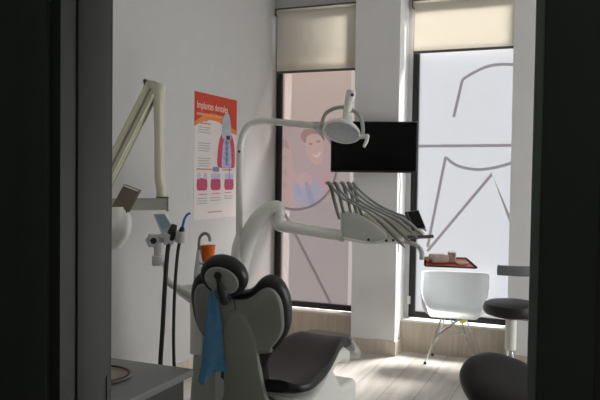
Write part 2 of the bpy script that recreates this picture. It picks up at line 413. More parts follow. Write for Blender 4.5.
for lo, hi in (((XR+.03, RY0, RZ0), (XR+.1, RY0+.05, RZ1)), ((XR+.03, RY1-.05, RZ0), (XR+.1, RY1, RZ1)), ((XR+.03, RY0, RZ0), (XR+.1, RY1, RZ0+.05)), ((XR+.03, RY0, RZ1-.05), (XR+.1, RY1, RZ1)), ((XR+.035, (RY0+RY1)/2-.025, RZ0), (XR+.095, (RY0+RY1)/2+.025, RZ1))): box(f, lo, hi)
w3.part('window_frame', f, BLACKM)
w3.part('window_film', quad((XR+.06, RY0+.03, RZ0+.03), (XR+.064, RY1-.03, RZ1-.03)), FILLGLOW)
def g2(L): return [(q.x, q.z) for q in (atY(x, y, YWIN-.004) for x, y in L)]
LW = .026
for L, sm in (([(453.7, 117), (462.5, 79.5)], 0), ([(462.5, 79.5), (473, 73), (486, 67), (499, 64.5), (514, 64.8), (527, 68)], 5), ([(416, 146.2), (520, 145.3)], 0),
              ([(427.5, 247), (445.6, 157)], 0), ([(445.6, 157), (454, 164), (465, 168), (478, 169.5), (493, 168), (511, 163), (523, 156)], 5),
              ([(427.5, 251), (492, 174), (509, 217), (518, 240)], 0)):
    w2.part('printed_line', stroke(NB(), g2(L), LW, FR(), .0, smooth=sm), LINEM, film2, label='grey line printed on the frosted film')
# printed picture on the left window: a ring, a diagonal leg and a faded family photograph
RC, RZ, RR = -2.615, 1.655, .425; XE = -2.755
a0 = math.acos((XE-RC)/RR)
arcp = [(RC+RR*math.cos(t), RZ+RR*math.sin(t)) for t in [(-a0+2*a0*i/48) for i in range(49)]]
pic = film1
def decal(name, loop, rgb, h, label=None):
    loop = [(max(x, XE), z) for x, z in loop]
    m = glow(name+'_print_%d' % len(MATS), rgb, .9, clear=.02, var=.05, scale=14)
    o = w1.part(name, flat(NB(), loop, FR(), h), m, pic); 
    if label: o['label'] = label
decal('printed_photograph', arcp+[(XE, RZ)], (160, 142, 142), .0002, 'faded round family photograph on the film')
def pl(L): return g2(L)
decal('printed_figure', smooth_loop(pl([(281, 150), (286, 143), (291, 150), (292, 163), (296, 175), (303, 186), (306, 203), (294, 207), (282, 206)]), 4), (170, 146, 144), .0011)
decal('printed_figure', smooth_loop(pl([(292, 178), (298, 172), (308, 170), (318, 163), (326, 168), (331, 176), (331, 188), (322, 200), (309, 206), (297, 203), (293, 190)]), 4), (164, 140, 146), .0011)
decal('printed_clothing', smooth_loop(pl([(293, 186), (299, 180), (307, 182), (318, 178), (325, 186), (320, 198), (308, 206), (297, 205)]), 4), (150, 146, 160), .002)
decal('printed_clothing', smooth_loop(pl([(316, 174), (325, 170), (331, 176), (332, 186), (325, 192), (319, 184)]), 4), (166, 140, 144), .0026)
decal('printed_sleeve', smooth_loop(pl([(297, 178), (304, 172), (312, 178), (309, 187), (300, 187)]), 4), (172, 146, 147), .003)
decal('printed_stripe', smooth_loop(pl([(305, 184), (309, 184), (315, 203), (310, 205)]), 4), (138, 137, 158), .0034)
decal('printed_stripe', smooth_loop(pl([(296, 186), (299, 184), (302, 194), (298, 195)]), 4), (138, 144, 162), .0034)
decal('printed_face', smooth_loop(pl([(306, 138), (313, 132), (321, 137), (324, 148), (322, 160), (317, 165), (311, 161), (306, 150)]), 4), (174, 147, 142), .002)
decal('printed_hair', smooth_loop(pl([(301, 138), (303, 131), (310, 128.5), (318, 130), (322, 138), (319, 135), (312, 134), (307, 137), (305.5, 143)]), 4), (146, 115, 113), .003)
decal('printed_eye', smooth_loop(pl([(308.5, 144), (311, 142.8), (313, 144), (311, 145.2)]), 3), (138, 110, 110), .003)
decal('printed_eye', smooth_loop(pl([(316, 141.6), (318.5, 140.4), (320.6, 141.2), (318.5, 142.6)]), 3), (138, 110, 110), .003)
decal('printed_mouth', smooth_loop(pl([(312, 154.5), (317, 154.5), (321, 151), (320, 155.5), (316.5, 157.5)]), 3), (192, 164, 160), .003)
decal('printed_hair', smooth_loop(pl([(281, 142), (284, 139), (288, 143), (289, 150), (285, 147), (282, 150)]), 3), (152, 128, 126), .003)
for cy in (158, 172, 185): decal('printed_flower', smooth_loop(pl([(282, cy), (285, cy-3), (288, cy), (285.5, cy+4)]), 3), (166, 138, 138), .003)
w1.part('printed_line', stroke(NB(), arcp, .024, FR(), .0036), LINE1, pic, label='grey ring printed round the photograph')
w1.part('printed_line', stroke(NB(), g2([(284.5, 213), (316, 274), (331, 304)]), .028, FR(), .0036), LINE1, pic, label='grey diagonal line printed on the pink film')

# roller blinds
def blind(a, b, zb, zr, label, rad=.028):
    t = Thing('roller_blind', label, 'blind', ((a+b)/2, 6.175, zb), 'cream roller blinds')
    t.part('roller', lathe(NB(), [(rad, 0), (rad, b-a)], (a, 6.178, zr), (1, 0, 0), 20), BLIND)
    t.part('fabric', box(NB(), (a+.012, 6.149, zb), (b-.012, 6.1504, zr)), BLIND)
    t.part('bottom_bar', box(NB(), (a+.012, 6.143, zb-.012), (b-.012, 6.157, zb+.01), .003), GREYD)
    br = NB()
    for x in (a-.012, b): box(br, (x, 6.145, zr-.036), (x+.012, 6.215, zr+.036), .004)
    box(br, (a, 6.165, zr+.03), (b, 6.2, zr+.042), .002)
    t.part('bracket', br, GREYD)
    ch = NB()
    tube(ch, [(a-.004, 6.135, zr), (a-.006, 6.135, zb-.2), (a-.006, 6.135, zb-.3)], .003, 6, 1)
    return t
blind(-2.795, -1.93, 2.545, 3.12, 'left cream roller blind, half shaded, above the pink film window')
blind(-1.463, -.54, 2.665, 3.095, 'right cream roller blind, brightly lit, above the frosted window')
tn = NB(); p = atY(408.6, 300, 6.2); box(tn, (p.x-.012, 6.19, p.z-.035), (p.x+.014, 6.217, p.z+.035), .004)
single('chain_tensioner', tn, WHITEP, 'small white blind chain holder on black frame of the right window', 'chain holder')

struct('trim_facade', box(NB(), (-2.5, 7.2, 3.85), (-1.60, 7.3, 5.3)), WALL)  # unseen panel outside, added to shade the left half of the left blind

# ------------------------------------------------------------------ television
tvc = at(373.7, 147, 5.98); az = V((.25, -.97, 0)).normalized(); ar = V((-az.y, az.x, 0)); ar = ar if ar.x > 0 else -ar; up = V((0, 0, 1))
n_ = az
tw, thh = .737, .437
tv = Thing('television', 'black flat television mounted on the column between the windows', 'television', (tvc.x, tvc.y, tvc.z-thh/2))
tv.part('housing', pad(NB(), rrect(tw, thh, .008), (tvc+n_*-.05, ar, up, n_), rounded(.05, .006, 3)), BLACKM)
tv.part('screen', flat(NB(), rrect(tw-.02, thh-.026, .003, cy=.004), (tvc, ar, up, n_), .0006), SCREEN)
tv.part('logo_plate', box(NB(), tvc+V((-.012, 0, -.214))+n_*.002-V((0, .002, 0)), tvc+V((.012, 0, -.21))+n_*.002+V((0, .001, 0))), GREYD)
mb = NB(); wx = -1.71
box(mb, (wx-.1, CY-.02, tvc.z-.12), (wx+.1, CY-.0005, tvc.z+.12), .004)
q0 = V((wx, CY-.02, tvc.z)); q1 = tvc-n_*.05; tube(mb, [q0, q1], .025, 10, 1)
tv.part('wall_bracket', mb, BLACKM)
cb = NB(); tube(cb, [(-1.502, 5.90, 1.72), (-1.505, 5.92, 1.66), (-1.502, 5.93, 1.58), (-1.503, 5.965, 1.48), (-1.5055, 5.96, 1.38), (-1.506, 5.955, 1.2), (-1.5075, 5.96, .9)], .0045, 8, 5)
tv.part('cable', cb, GREYP, label='thin grey cable hanging down the column side')

# ------------------------------------------------------------------ poster on the left wall
PY0, PY1, PZ0, PZ1 = 4.695, 5.40, 1.197, 2.20; px_ = XL
po = Thing('poster', 'dental implant poster with red header pinned on left wall', 'poster', (px_, (PY0+PY1)/2, PZ0))
PF = (V((px_+.002, PY0, PZ0)), V((0, 1, 0)), V((0, 0, 1)), V((1, 0, 0))); PW, PH = PY1-PY0, PZ1-PZ0
po.part('sheet', box(NB(), (px_, PY0, PZ0), (px_+.002, PY1, PZ1)), mat('poster_paper', (222, 216, 214), .45, var=.01))
def strip(ys): return ys
top = [(0, PH-.27)]+[(PW*i/16, PH-.27+.065*math.sin(PI*min(1, i/13))-(.03*max(0, (i-11)/5))) for i in range(1, 17)]
po.part('header', flat(NB(), top+[(PW, PH), (0, PH)], PF), mat('poster_red', (196, 58, 24), .45, var=.12, scale=7))
band = [(x, y) for x, y in top]+[(x, y+.035+.02*math.sin(PI*x/PW)) for x, y in top[::-1]]
po.part('header_band', flat(NB(), band, PF, .0007), mat('poster_orange', (228, 134, 44), .45, var=.08, scale=9))
INKW = mat('poster_white_ink', (240, 214, 206), .5); INKR = mat('poster_red_ink', (210, 140, 136), .5, var=.25, scale=70); INKG = mat('poster_grey_ink', (178, 176, 180), .5, var=.2, scale=80); INKW2 = mat('poster_subtitle_ink', (226, 150, 120), .5, var=.3, scale=60)
def pf(x, y): return (PF[0]+V((0, x, y)), PF[1], PF[2], PF[3])
po.part('title', text_bm(NB(), 'Implantes dentales', .082, pf(.035, PH-.125), .001, width=.50), INKW)
def rules(rows, hgt, seed, m, nm):
    for x0, x1, y in rows: po.part(nm, flat(NB(), [(x0, y), (x1, y), (x1, y+hgt), (x0, y+hgt)], PF, .0011), m)
rules([(.035, .56, PH-.18)], .022, 3, INKW2, 'subtitle')
rules([(.06, .20, PH-.205-.02), (.06, .25, PH-.245), (.04, .30, .395), (.45, .63, .395)], .012, 5, INKR, 'red_text_line')
rows = []
for y0, n in ((PH-.275, 3), (PH-.40, 4), (PH-.52, 4)):
    rows += [(.06, .25-.02*(i % 2), y0-i*.02) for i in range(n)]
rows += [(.05, .21, .165-i*.02) for i in range(3)]+[(.26, .43, .165-i*.02) for i in range(2)]+[(.49, .64, .175-i*.02) for i in range(2)]
rules(rows, .008, 8, INKG, 'text_line')
rules([(.07, .2, .195), (.28, .42, .2), (.5, .62, .205), (.22, .46, .05)], .009, 9, INKR, 'caption_line')
# picture of an implant in the gum
gum = smooth_loop([(.365, .34+.12), (.39, .62), (.44, .70), (.49, .705), (.49, .60), (.50, .47), (.50, .42), (.40, .42)], 4)
gum2 = smooth_loop([(.675, .34+.12), (.66, .62), (.61, .70), (.565, .705), (.565, .60), (.555, .47), (.555, .42), (.65, .42)], 4)
GUM = mat('poster_gum', (204, 62, 92), .45, var=.06)
po.part('gum_picture', flat(NB(), gum, PF, .001), GUM); po.part('gum_picture', flat(NB(), gum2, PF, .001), GUM)
po.part('bone_picture', flat(NB(), smooth_loop([(.445, .43), (.458, .60), (.49, .65), (.56, .65), (.595, .60), (.61, .43), (.53, .415)], 4), PF, .0016), mat('poster_bone', (172, 176, 206), .45, var=.25, scale=60))
po.part('tooth_picture', flat(NB(), smooth_loop([(.455, .66), (.44, .74), (.455, .82), (.50, .875), (.56, .865), (.592, .79), (.60, .70), (.59, .65)], 4), PF, .0022), mat('poster_tooth', (174, 180, 196), .4, var=.12, scale=14))
zig = [(.50, .65), (.49, .44)]
sc = [(.505+(.012 if q % 2 else -.012), .44+q*.0235) for q in range(10)]; sc2 = [(.548+(.012 if q % 2 else -.012)*-1, .44+q*.0235) for q in range(10)]
po.part('implant_picture', flat(NB(), sc+sc2[::-1], PF, .0024), mat('poster_implant', (112, 122, 156), .4, var=.3, scale=90))
po.part('collar_picture', flat(NB(), [(.515, .655), (.58, .655), (.58, .69), (.515, .69)], PF, .003), mat('poster_collar', (40, 38, 52), .4))
for i, x in enumerate((.125, .345, .575)):
    po.part('step_picture', flat(NB(), smooth_loop([(x-.075, .24), (x-.078, .31), (x-.05, .33), (x+.05, .325), (x+.078, .31), (x+.075, .24), (x, .232)], 3), PF, .001), mat('poster_gum_%d' % i, (184, 70, 104), .45, var=.2, scale=40))
    tm = mat('poster_teeth_%d' % i, (190, 186, 214), .45, var=.1)
    for dx in ((-.05, .05), (-.05, -.0, .05), (-.045, 0, .045))[i]:
        po.part('tooth_picture', flat(NB(), smooth_loop([(x+dx-.02, .325), (x+dx-.022, .36), (x+dx, .375), (x+dx+.022, .36), (x+dx+.02, .325)], 3), PF, .0014), tm)
tm = mat('poster_implant_small', (128, 128, 172), .4)
po.part('implant_picture', flat(NB(), [(.57, .26), (.582, .26), (.582, .42), (.57, .42)], PF, .002), tm)
for dx in (-.035, 0, .035): po.part('crown_picture', flat(NB(), smooth_loop([(.345+dx-.015, .385), (.345+dx-.015, .42), (.345+dx+.015, .42), (.345+dx+.015, .385)], 3), PF, .002), tm)

# ------------------------------------------------------------------ X-ray unit, upper left
XD = 4.25
def A(x, y, d=XD): return at(x, y, d)
xr = Thing('xray_unit', 'ivory folding-arm dental X-ray unit on the left wall', 'X-ray unit', (-2.70, 3.15, .98))
e0 = A(167, 204); z0 = e0.z
bar_dir = V((-.22, -.97, 0)).normalized(); w0 = V((XL+.05, e0.y-.42, z0)); bd = (e0-w0); bd.z = 0; L_ = bd.length; bd.normalize(); bs = V((bd.y, -bd.x, 0))
xr.part('wall_plate', box(NB(), (XL, w0.y-.12, z0-.2), (XL+.045, w0.y+.12, z0+.2), .012), CREAM)
xr.part('horizontal_arm', obox(NB(), (w0+e0)/2+V((.02, 0, 0))*0, (bd, bs, up), (L_, .055, .072), .008), mat('ivory_grey_arm', (168, 168, 160), .4, var=.02))
j0 = A(160.8, 197); j1 = A(158, 88)
va = NB(); sec = []
ddx = CR.copy(); ddy = V((-ddx.y, ddx.x, 0))
for x, y, w, dd in ((161.5, 197, 8.2, .04), (161.5, 188, 9, .055), (159.8, 178, 8.4, .055), (159.2, 140, 8, .05), (158.8, 104, 8.6, .05), (158.6, 95, 11, .055), (158.5, 86, 13, .055), (158.5, 84.5, 12, .05)):
    c = A(x, y); ww = w/F*XD; sec.append([c+CR*px2*ww/2+CF*py2*dd for px2, py2 in rrect(2, 2, .5, 3)])
xr.part('lower_arm', loft(va, sec), CREAM)
d0 = A(153.5, 86); d1_ = A(100, 193, 4.05); dv = (d1_-d0).normalized(); dsd = CF.cross(dv).normalized(); dn = dv.cross(dsd)
ua = NB(); obox(ua, (d0+d1_)/2, (dv, dsd, dn), ((d1_-d0).length, .062, .07), .012)
xr.part('upper_arm', ua, CREAM)
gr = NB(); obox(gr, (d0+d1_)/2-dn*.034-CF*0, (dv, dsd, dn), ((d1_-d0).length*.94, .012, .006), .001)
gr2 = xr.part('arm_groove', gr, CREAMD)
el = NB(); lathe(el, [(.0, -.045), (.036, -.045), (.04, -.04), (.04, .04), (.036, .045), (0, .045)], A(154, 88), CF, 24)
xr.part('elbow_joint', el, CREAM)
xr.part('elbow_cap', obox(NB(), A(148.3, 83.6), (dv, dsd, dn), (.014, .05, .05), .004), GREYD)
cap = NB(); lathe(cap, [(.0, 0), (.03, 0), (.03, .014), (0, .014)], A(161, 198.6), (0, 0, 1), 20); xr.part('pivot_ring', cap, RUBBER)
hd = 3.95
cx_ = [A(126, 186, hd), A(139, 191, hd), A(124, 215.5, hd), A(113, 209.5, hd)]
ca = (cx_[0]-cx_[3]).normalized(); cb_ = (cx_[1]-cx_[0]).normalized(); cn = ca.cross(cb_).normalized(); cc = sum(cx_, V((0, 0, 0)))/4
col = NB(); obox(col, cc, (ca, cb_, cn), (.155, .078, .045), .008)
xr.part('collimator', col, TAUPE)
rim = NB(); obox(rim, cc+ca*.079, (ca, cb_, cn), (.006, .082, .05), .002); xr.part('collimator_rim', rim, WHITEM)
rg = NB(); lathe(rg, [(0, 0), (.045, 0), (.045, .03), (0, .03)], cc-ca*.105, ca, 24); xr.part('collimator_ring', rg, RUBBER)
hb = NB(); hs = []
hc = A(110, 228, hd+.02)
for i in range(9):
    t = i/8; r_ = .105*math.sin(PI*(.12+.80*t))**.45
    c = hc + V((0, 0, 1))*(.12-.235*t) + CR*(.02-.02*t)
    hs.append([c+CR*x*r_+CF*y*r_ for x, y in rrect(2, 2, .7, 4)])
xr.part('tube_head', loft(hb, hs), WHITEP)
hk = NB(); tube(hk, [A(100, 190, 4.02), A(101, 205, 3.98), A(104, 216, 3.97)], [.035, .04, .05], 14, 4); xr.part('head_yoke', hk, CREAM)

# ------------------------------------------------------------------ cuspidor / water unit beside the chair
cu = Thing('cuspidor_unit', 'white water unit with spittoon column behind the dental chair', 'dental unit', (-2.0, 3.72, 0))
ub = NB(); us = []
UX, UY = -2.03, 3.75
for z, w, d in ((0, .30, .46), (.03, .32, .48), (.25, .30, .46), (.55, .27, .42), (.75, .25, .40), (.88, .22, .36), (.93, .17, .3)):
    us.append([V((UX+x*w/2, UY+y*d/2, z)) for x, y in rrect(2, 2, .7, 5)])
cu.part('column_body', loft(ub, us), mat('unit_grey', (176, 178, 174), .45, var=.02))
bw = at(190, 300, 3.62)
cu.part('side_panel', obox(NB(), (UX+.11, UY-.21, .45), (V((1, 0, 0)), V((0, 1, 0)), up), (.09, .03, .5), .01), GREYP)
bowl = NB(); lathe(bowl, [(0, .0), (.06, .005), (.12, .05), (.14, .085), (.135, .088), (.115, .055), (.055, .018), (0, .014)], (-2.1, 3.56, .80), seg=36)
cu.part('spittoon_bowl', bowl, mat('white_glass', (222, 224, 222), .12, var=.01, coat=.5))
bp = NB(); lathe(bp, [(.045, -.1), (.045, .06), (.045, .12), (.05, .2)], (-2.1, 3.56, .60), seg=24); cu.part('bowl_neck', bp, WHITEP)
fD = 3.9
fl = NB(); tube(fl, [at(199, 300, fD), at(199, 275, fD), at(199.2, 250, fD)], [.036, .03, .014], 18, 5)
cu.part('filler_column', fl, GREYP)
sp_ = NB(); tube(sp_, [at(199.2, 252, fD), at(199.2, 244, fD), at(200.3, 237, fD), at(204, 233.6, fD), at(208, 234.5, fD), at(210, 239, fD), at(210, 241.5, fD)], .0095, 12, 5)
cu.part('cup_filler_spout', sp_, STEEL)
sh = NB(); c = at(208, 262, fD+.02); lathe(sh, [(0, 0), (.06, 0), (.062, .006), (.06, .012), (0, .012)], c-V((0, 0, .01)), seg=28); tube(sh, [c-V((0, 0, .005)), at(199, 266, fD)], .014, 10, 1)
cu.part('cup_holder', sh, GREYP)
cp = NB(); lathe(cp, [(0, 0), (.030, 0), (.031, .003), (.041, .088), (.0425, .09), (.0415, .091), (.0385, .088), (.029, .006), (0, .006)], c+V((0, 0, .003)), seg=28)
single('paper_cup', cp, ORANGE, 'orange cup standing under the bent water spout', 'cup', base=c+V((0, 0, .003)))
ar_ = NB(); tube(ar_, [at(164, 262, 3.9), at(167, 279, 3.9), at(174, 286, 3.9), at(190, 293, 3.88), at(203, 298, 3.9)], [.011, .016, .019, .021, .022], 14, 5)

# ------------------------------------------------------------------ suction (assistant) arm
sa = Thing('suction_console', 'grey assistant console with keypad holding two suction hoses', 'assistant arm', at(172, 290, 3.9))
sa.part('support_arm', ar_, WHITEM)
kp = [at(153, 214, 3.9), at(165, 213.5, 3.88), at(174, 230, 3.86), at(162, 236, 3.88)]
kx = (kp[1]-kp[0]).normalized(); ky = (kp[0]-kp[3]); ky = (ky-kx*ky.dot(kx)).normalized(); kn = kx.cross(ky); kc = sum(kp, V((0, 0, 0)))/4
if kn.dot(CF) > 0: kn = -kn
sa.part('console', pad(NB(), [((p_-kc).dot(kx), (p_-kc).dot(ky)) for p_ in kp], (kc-kn*.03, kx, ky, kn), [(.004, 0), (0, .006), (0, .026), (.003, .03)]), GREYP)
kl = [((p_-kc).dot(kx)*.8, (p_-kc).dot(ky)*.7+.012) for p_ in kp]
sa.part('keypad', flat(NB(), kl, (kc, kx, ky, kn), .0008, .001), SCREENB)
hb_ = NB(); tube(hb_, [at(152, 240, 3.9), at(165, 237.5, 3.88), at(184, 234.5, 3.86)], [.026, .024, .026], 14, 4); sa.part('holder_bar', hb_, GREYP)
for i, (x, y, d) in enumerate(((169, 239, 3.84), (181, 237, 3.83))):
    hh = NB(); lathe(hh, [(.022, -.03), (.03, -.028), (.03, .03), (.024, .034), (.02, .034), (.02, -.03)], at(x, y, d), V((.1, -.1, 1)), 20); sa.part('hose_holder', hh, GREYP)
hx = NB(); hcx = at(153, 240.5, 3.87); lathe(hx, [(0, -.03), (.036, -.03), (.042, -.022), (.042, .022), (.036, .03), (0, .03)], hcx, -CF+CR*.3, 6); sa.part('end_holder', hx, GREYP)
hx = NB(); lathe(hx, [(0, 0), (.017, 0), (.017, .004), (0, .004)], hcx+(-CF+CR*.3).normalized()*.0305, -CF+CR*.3, 18); sa.part('holder_opening', hx, RUBBER)
pv = NB(); tube(pv, [at(158, 240, 3.9), at(158, 252, 3.9), at(157, 262, 3.9)], [.024, .022, .02], 14, 3); lathe(pv, [(0, 0), (.028, 0), (.032, .006), (.032, .05), (.026, .056), (0, .056)], at(157.5, 261, 3.9)-V((0, 0, .025)), seg=18)
sa.part('swivel_joint', pv, GREYP)
lk = NB(); tube(lk, [at(158, 259, 3.9), at(162, 263, 3.9), at(166, 268, 3.9), at(167, 276, 3.9)], .010, 10, 4); sa.part('link_arm', lk, WHITEM)
def hose_thing(pts, r, tip, tipm, label, tname):
    t = Thing('suction_hose', label, 'suction hose', pts[-1], 'suction hoses on the assistant console')
    t.part('hose', tube(NB(), pts, r, 12, 6), RUBBER)
    t.part('handle', tube(NB(), tip[:3], [r*1.5, r*1.9, r*1.2], 12, 4), RUBBER)
    if tipm: t.part(tname, tube(NB(), tip[2:], [.008, .0065, .006], 10, 5), tipm, label='bright blue suction tip')
    return t
hose_thing([at(170, 238, 3.83), at(167.5, 252, 3.82), at(165, 285, 3.8), at(162.5, 330, 3.8), at(160.5, 362, 3.8), at(161, 385, 3.75), at(161, 420, 3.72), V((-2.36, 3.2, .1)), V((-2.3, 3.3, .0125)), V((-2.18, 3.5, .0125))], .0125,
           [at(170, 240, 3.83), at(172.2, 232, 3.83), at(174.6, 224.5, 3.83)], None, 'thick black suction hose hanging from left holder of the assistant console', '')
hose_thing([at(180.5, 238, 3.83), at(177.5, 255, 3.82), at(174.8, 290, 3.8), at(173.6, 330, 3.8), at(174, 362, 3.8), at(175, 400, 3.78), V((-2.24, 3.28, .12)), V((-2.2, 3.36, .009)), V((-2.15, 3.52, .009))], .009,
           [at(180.5, 239, 3.83), at(181.4, 232, 3.83), at(182.6, 227, 3.83), at(184.5, 219, 3.83), at(187.5, 214.5, 3.83), at(190.5, 213.2, 3.83)], BLUE, 'thin black suction hose with blue curved tip', 'suction_tip')

# ------------------------------------------------------------------ operating lamp on its post
LD = 4.35
lp = Thing('operating_lamp', 'grey-white dental operating light on bent pole over the chair', 'lamp', V((-2.0, 3.87, .9)))
po_b = at(239.5, 268, LD)
lp.part('post_base', tube(NB(), [at(238.2, 300, LD), at(238.2, 285, LD), at(238.2, 262, LD), at(238.8, 246, LD), at(239.4, 236, LD)], [.075, .06, .05, .042, .026], 22, 4), WHITEP)
lp.part('pole', tube(NB(), [at(239.2, 240, LD), at(239.3, 200, LD), at(239.6, 165, LD), at(240.4, 145, LD), at(244, 132, LD), at(251, 124, LD), at(262, 121, LD), at(275, 121.8, LD), at(318, 126, LD-.05)], .0215, 16, 6), WHITEM)
lp.part('pole_knob', tube(NB(), [at(239.2, 151.5, LD), at(239.2, 151.5, LD-.035)], .009, 10, 1), GREYD)
lp.part('arm_connector', tube(NB(), [at(315, 125.6, LD-.05), at(323, 126.6, LD-.08)], .027, 16, 1), GREYP)
lp.part('arm_knuckle', tube(NB(), [at(319, 124, LD-.07), at(318.2, 132, LD-.07)], [.022, .018], 14, 1), GREYP)
lc = at(341.5, 132.3, 4.22)
ex = (CR*math.cos(.33)-CU*math.sin(.33)+CF*.12).normalized(); ey = V((0, 0, 1)); nn = (-CF*.46-CU*.86+CR*.05); nn = (nn-ex*nn.dot(ex)).normalized(); ey = nn.cross(ex)
# reflector faces down and a little toward the door: lens-shaped housing
lens = [(x, y) for x, y in ellipse(.118, .108, 40)]
LR = .128
hl = NB(); pad(hl, lens, (lc-nn*.05, ex, ey, nn), [(.07, 0), (.045, .006), (.018, .018), (.004, .036), (0, .05), (.006, .056), (.012, .052)]); 
lp.part('head_housing', hl, WHITEP)
hl = NB(); pad(hl, offset_loop(lens, .013), (lc, ex, ey, nn), [(0, -.01), (.0, .003), (.03, .006), (.07, .008)]); lp.part('reflector_glass', hl, LENS)
# yoke
yk = NB(); tube(yk, [at(322, 127, 4.24), at(322.5, 121, 4.28), at(326, 113.5, 4.3), at(333, 109, 4.3), at(342, 107.3, 4.3), at(351, 109.5, 4.3), at(358, 114.5, 4.28), at(362.3, 123, 4.26), at(363, 134, 4.24)], .016, 10, 5, flat=.7)
lp.part('yoke', yk, mat('lamp_grey', (168, 170, 162), .4, var=.02))
tb_ = NB(); tube(tb_, [at(346.5, 117.5, 4.28), at(348.5, 104, 4.29), at(351, 93, 4.3), at(351.6, 90.5, 4.3)], [.024, .028, .031, .026], 16, 4); lp.part('sensor_head', tb_, WHITEP)
tb_ = NB(); lathe(tb_, [(0, 0), (.01, 0), (.01, .004), (0, .004)], at(352.3, 95, 4.266), -CF, 14); lp.part('sensor_window', tb_, NAVY, label='dark blue sensor dot')
tb_ = NB(); tube(tb_, [at(347, 126, 4.2), at(347, 116, 4.27)], [.04, .026], 16, 1); lp.part('head_joint', tb_, WHITEP)
tb_ = NB(); tube(tb_, [at(359, 136.8, 4.18), at(368.5, 136.3, 4.17)], .014, 12, 1); tube(tb_, [at(367.5, 135.5, 4.17), at(366.5, 141, 4.16), at(363.8, 147, 4.15)], [.013, .012, .009], 12, 3); lp.part('grip_handle', tb_, WHITEM)
tb_ = NB(); tube(tb_, [at(318.5, 131, 4.26), at(322, 135, 4.25), at(325, 140, 4.25)], .008, 8, 3); lp.part('lever', tb_, GREYP)

# ------------------------------------------------------------------ instrument delivery table
TD = 4.3
it = Thing('instrument_table', 'white swing-arm instrument table with whip levers beside lamp post', 'instrument table', V((-1.9, 3.9, 1.0)))
it.part('curved_arm', tube(NB(), [at(240.5, 275, LD), at(243, 258, LD), at(248.5, 238, LD-.01), at(257, 222, LD-.02), at(267, 211.5, LD-.03), at(277, 207.5, LD-.04), at(281.5, 208.5, LD-.04)], [.045, .052, .056, .058, .052, .046, .034], 20, 6, flat=.85, up=(0, 0, 1)), WHITEP)
it.part('arm_elbow', tube(NB(), [at(280, 203.3, LD-.04), at(279.6, 206, LD-.04), at(279, 222, LD-.04), at(279.4, 230, LD-.04)], [.026, .033, .035, .024], 20, 3), WHITEP)
it.part('lower_arm', tube(NB(), [at(278, 218, LD-.04), at(280, 225, LD-.04), at(288, 227, LD-.05), at(315, 231.5, TD), at(343, 236, TD)], [.034, .04, .036, .035, .034], 18, 5), WHITEP)
it.part('arm_collar', tube(NB(), [at(340, 235.6, TD), at(344.5, 236.4, TD)], .037, 20, 1), WHITEM)
hx_, hd_ = CR, V((-CR.y, CR.x, 0)).normalized()
def slab(pxs, d, depth, r=.012, front=0.0):
    """solid with the given side outline (photo points at depth d), extruded away along the view floor direction"""
    O = at(pxs[0][0], pxs[0][1], d); pts = [at(x, y, d) for x, y in pxs]; N = -hd_
    lp_ = [((q-O).dot(CR), (q-O).dot(CU)) for q in pts]; area = sum(lp_[i-1][0]*lp_[i][1]-lp_[i][0]*lp_[i-1][1] for i in range(len(lp_)))
    if area < 0: lp_ = lp_[::-1]
    return pad(NB(), lp_, (O-N*(depth-front), CR, CU, N), rounded(depth, r, 3))
it.part('instrument_console', slab([(341.5, 217), (343, 213.6), (347, 212.6), (356, 214), (366, 218), (376, 224.5), (384.5, 231), (387.5, 236), (385, 240), (374, 243.6), (358, 242), (342.5, 239)], TD-.05, .2, .016), mat('console_grey', (205, 207, 204), .42, var=.02))
it.part('underside_tray', slab([(343, 237), (372, 242.6), (388, 237.6), (404, 238), (404, 241.5), (396, 243.5), (372, 244.6), (345, 240.5)], TD-.055, .2, .006), WHITEP)
it.part('instrument_rest', slab([(364, 214.5), (372, 214.5), (384, 216), (398, 218.5), (411, 222.5), (421, 229), (425.5, 234), (422, 237.5), (404, 239), (388, 239), (380, 229), (368, 220)], TD+.02, .17, .014), BEIGE)
for x, y, m in ((368.4, 239.6, NAVY), (386.3, 240.6, RUBBER), (393.2, 240.2, RUBBER)):
    b_ = NB(); lathe(b_, [(0, 0), (.0085, 0), (.0085, .006), (0, .006)], at(x, y, TD-.057), -CF, 14); it.part('button', b_, m)
it.part('grab_handle', tube(NB(), [at(404, 237.6, TD+.02), at(420, 237, TD), at(433.5, 236.3, TD-.01)], .011, 12, 2), mat('handle_taupe', (112, 106, 92), .5))
# whip levers
for i, L in enumerate(([(325.2, 183), (329.5, 184), (332.3, 192), (334.8, 203), (339.5, 219)], [(333, 182.6), (336.5, 184.5), (339, 193), (341.6, 204), (343.6, 213)], [(340, 182.4), (343.5, 184.5), (346.3, 194), (348.8, 204), (351, 213.5)], [(346.6, 182.4), (349.6, 184.5), (351.6, 194), (354, 204), (357, 214.5)], [(352, 182.6), (354.6, 185), (356, 195), (358.5, 206), (362, 216.5)])):
    d = TD-.06+i*.045
    it.part('whip_lever', tube(NB(), [at(x, y, d) for x, y in L], [.007, .014, .0115, .01, .009], 10, 5), WHIP)
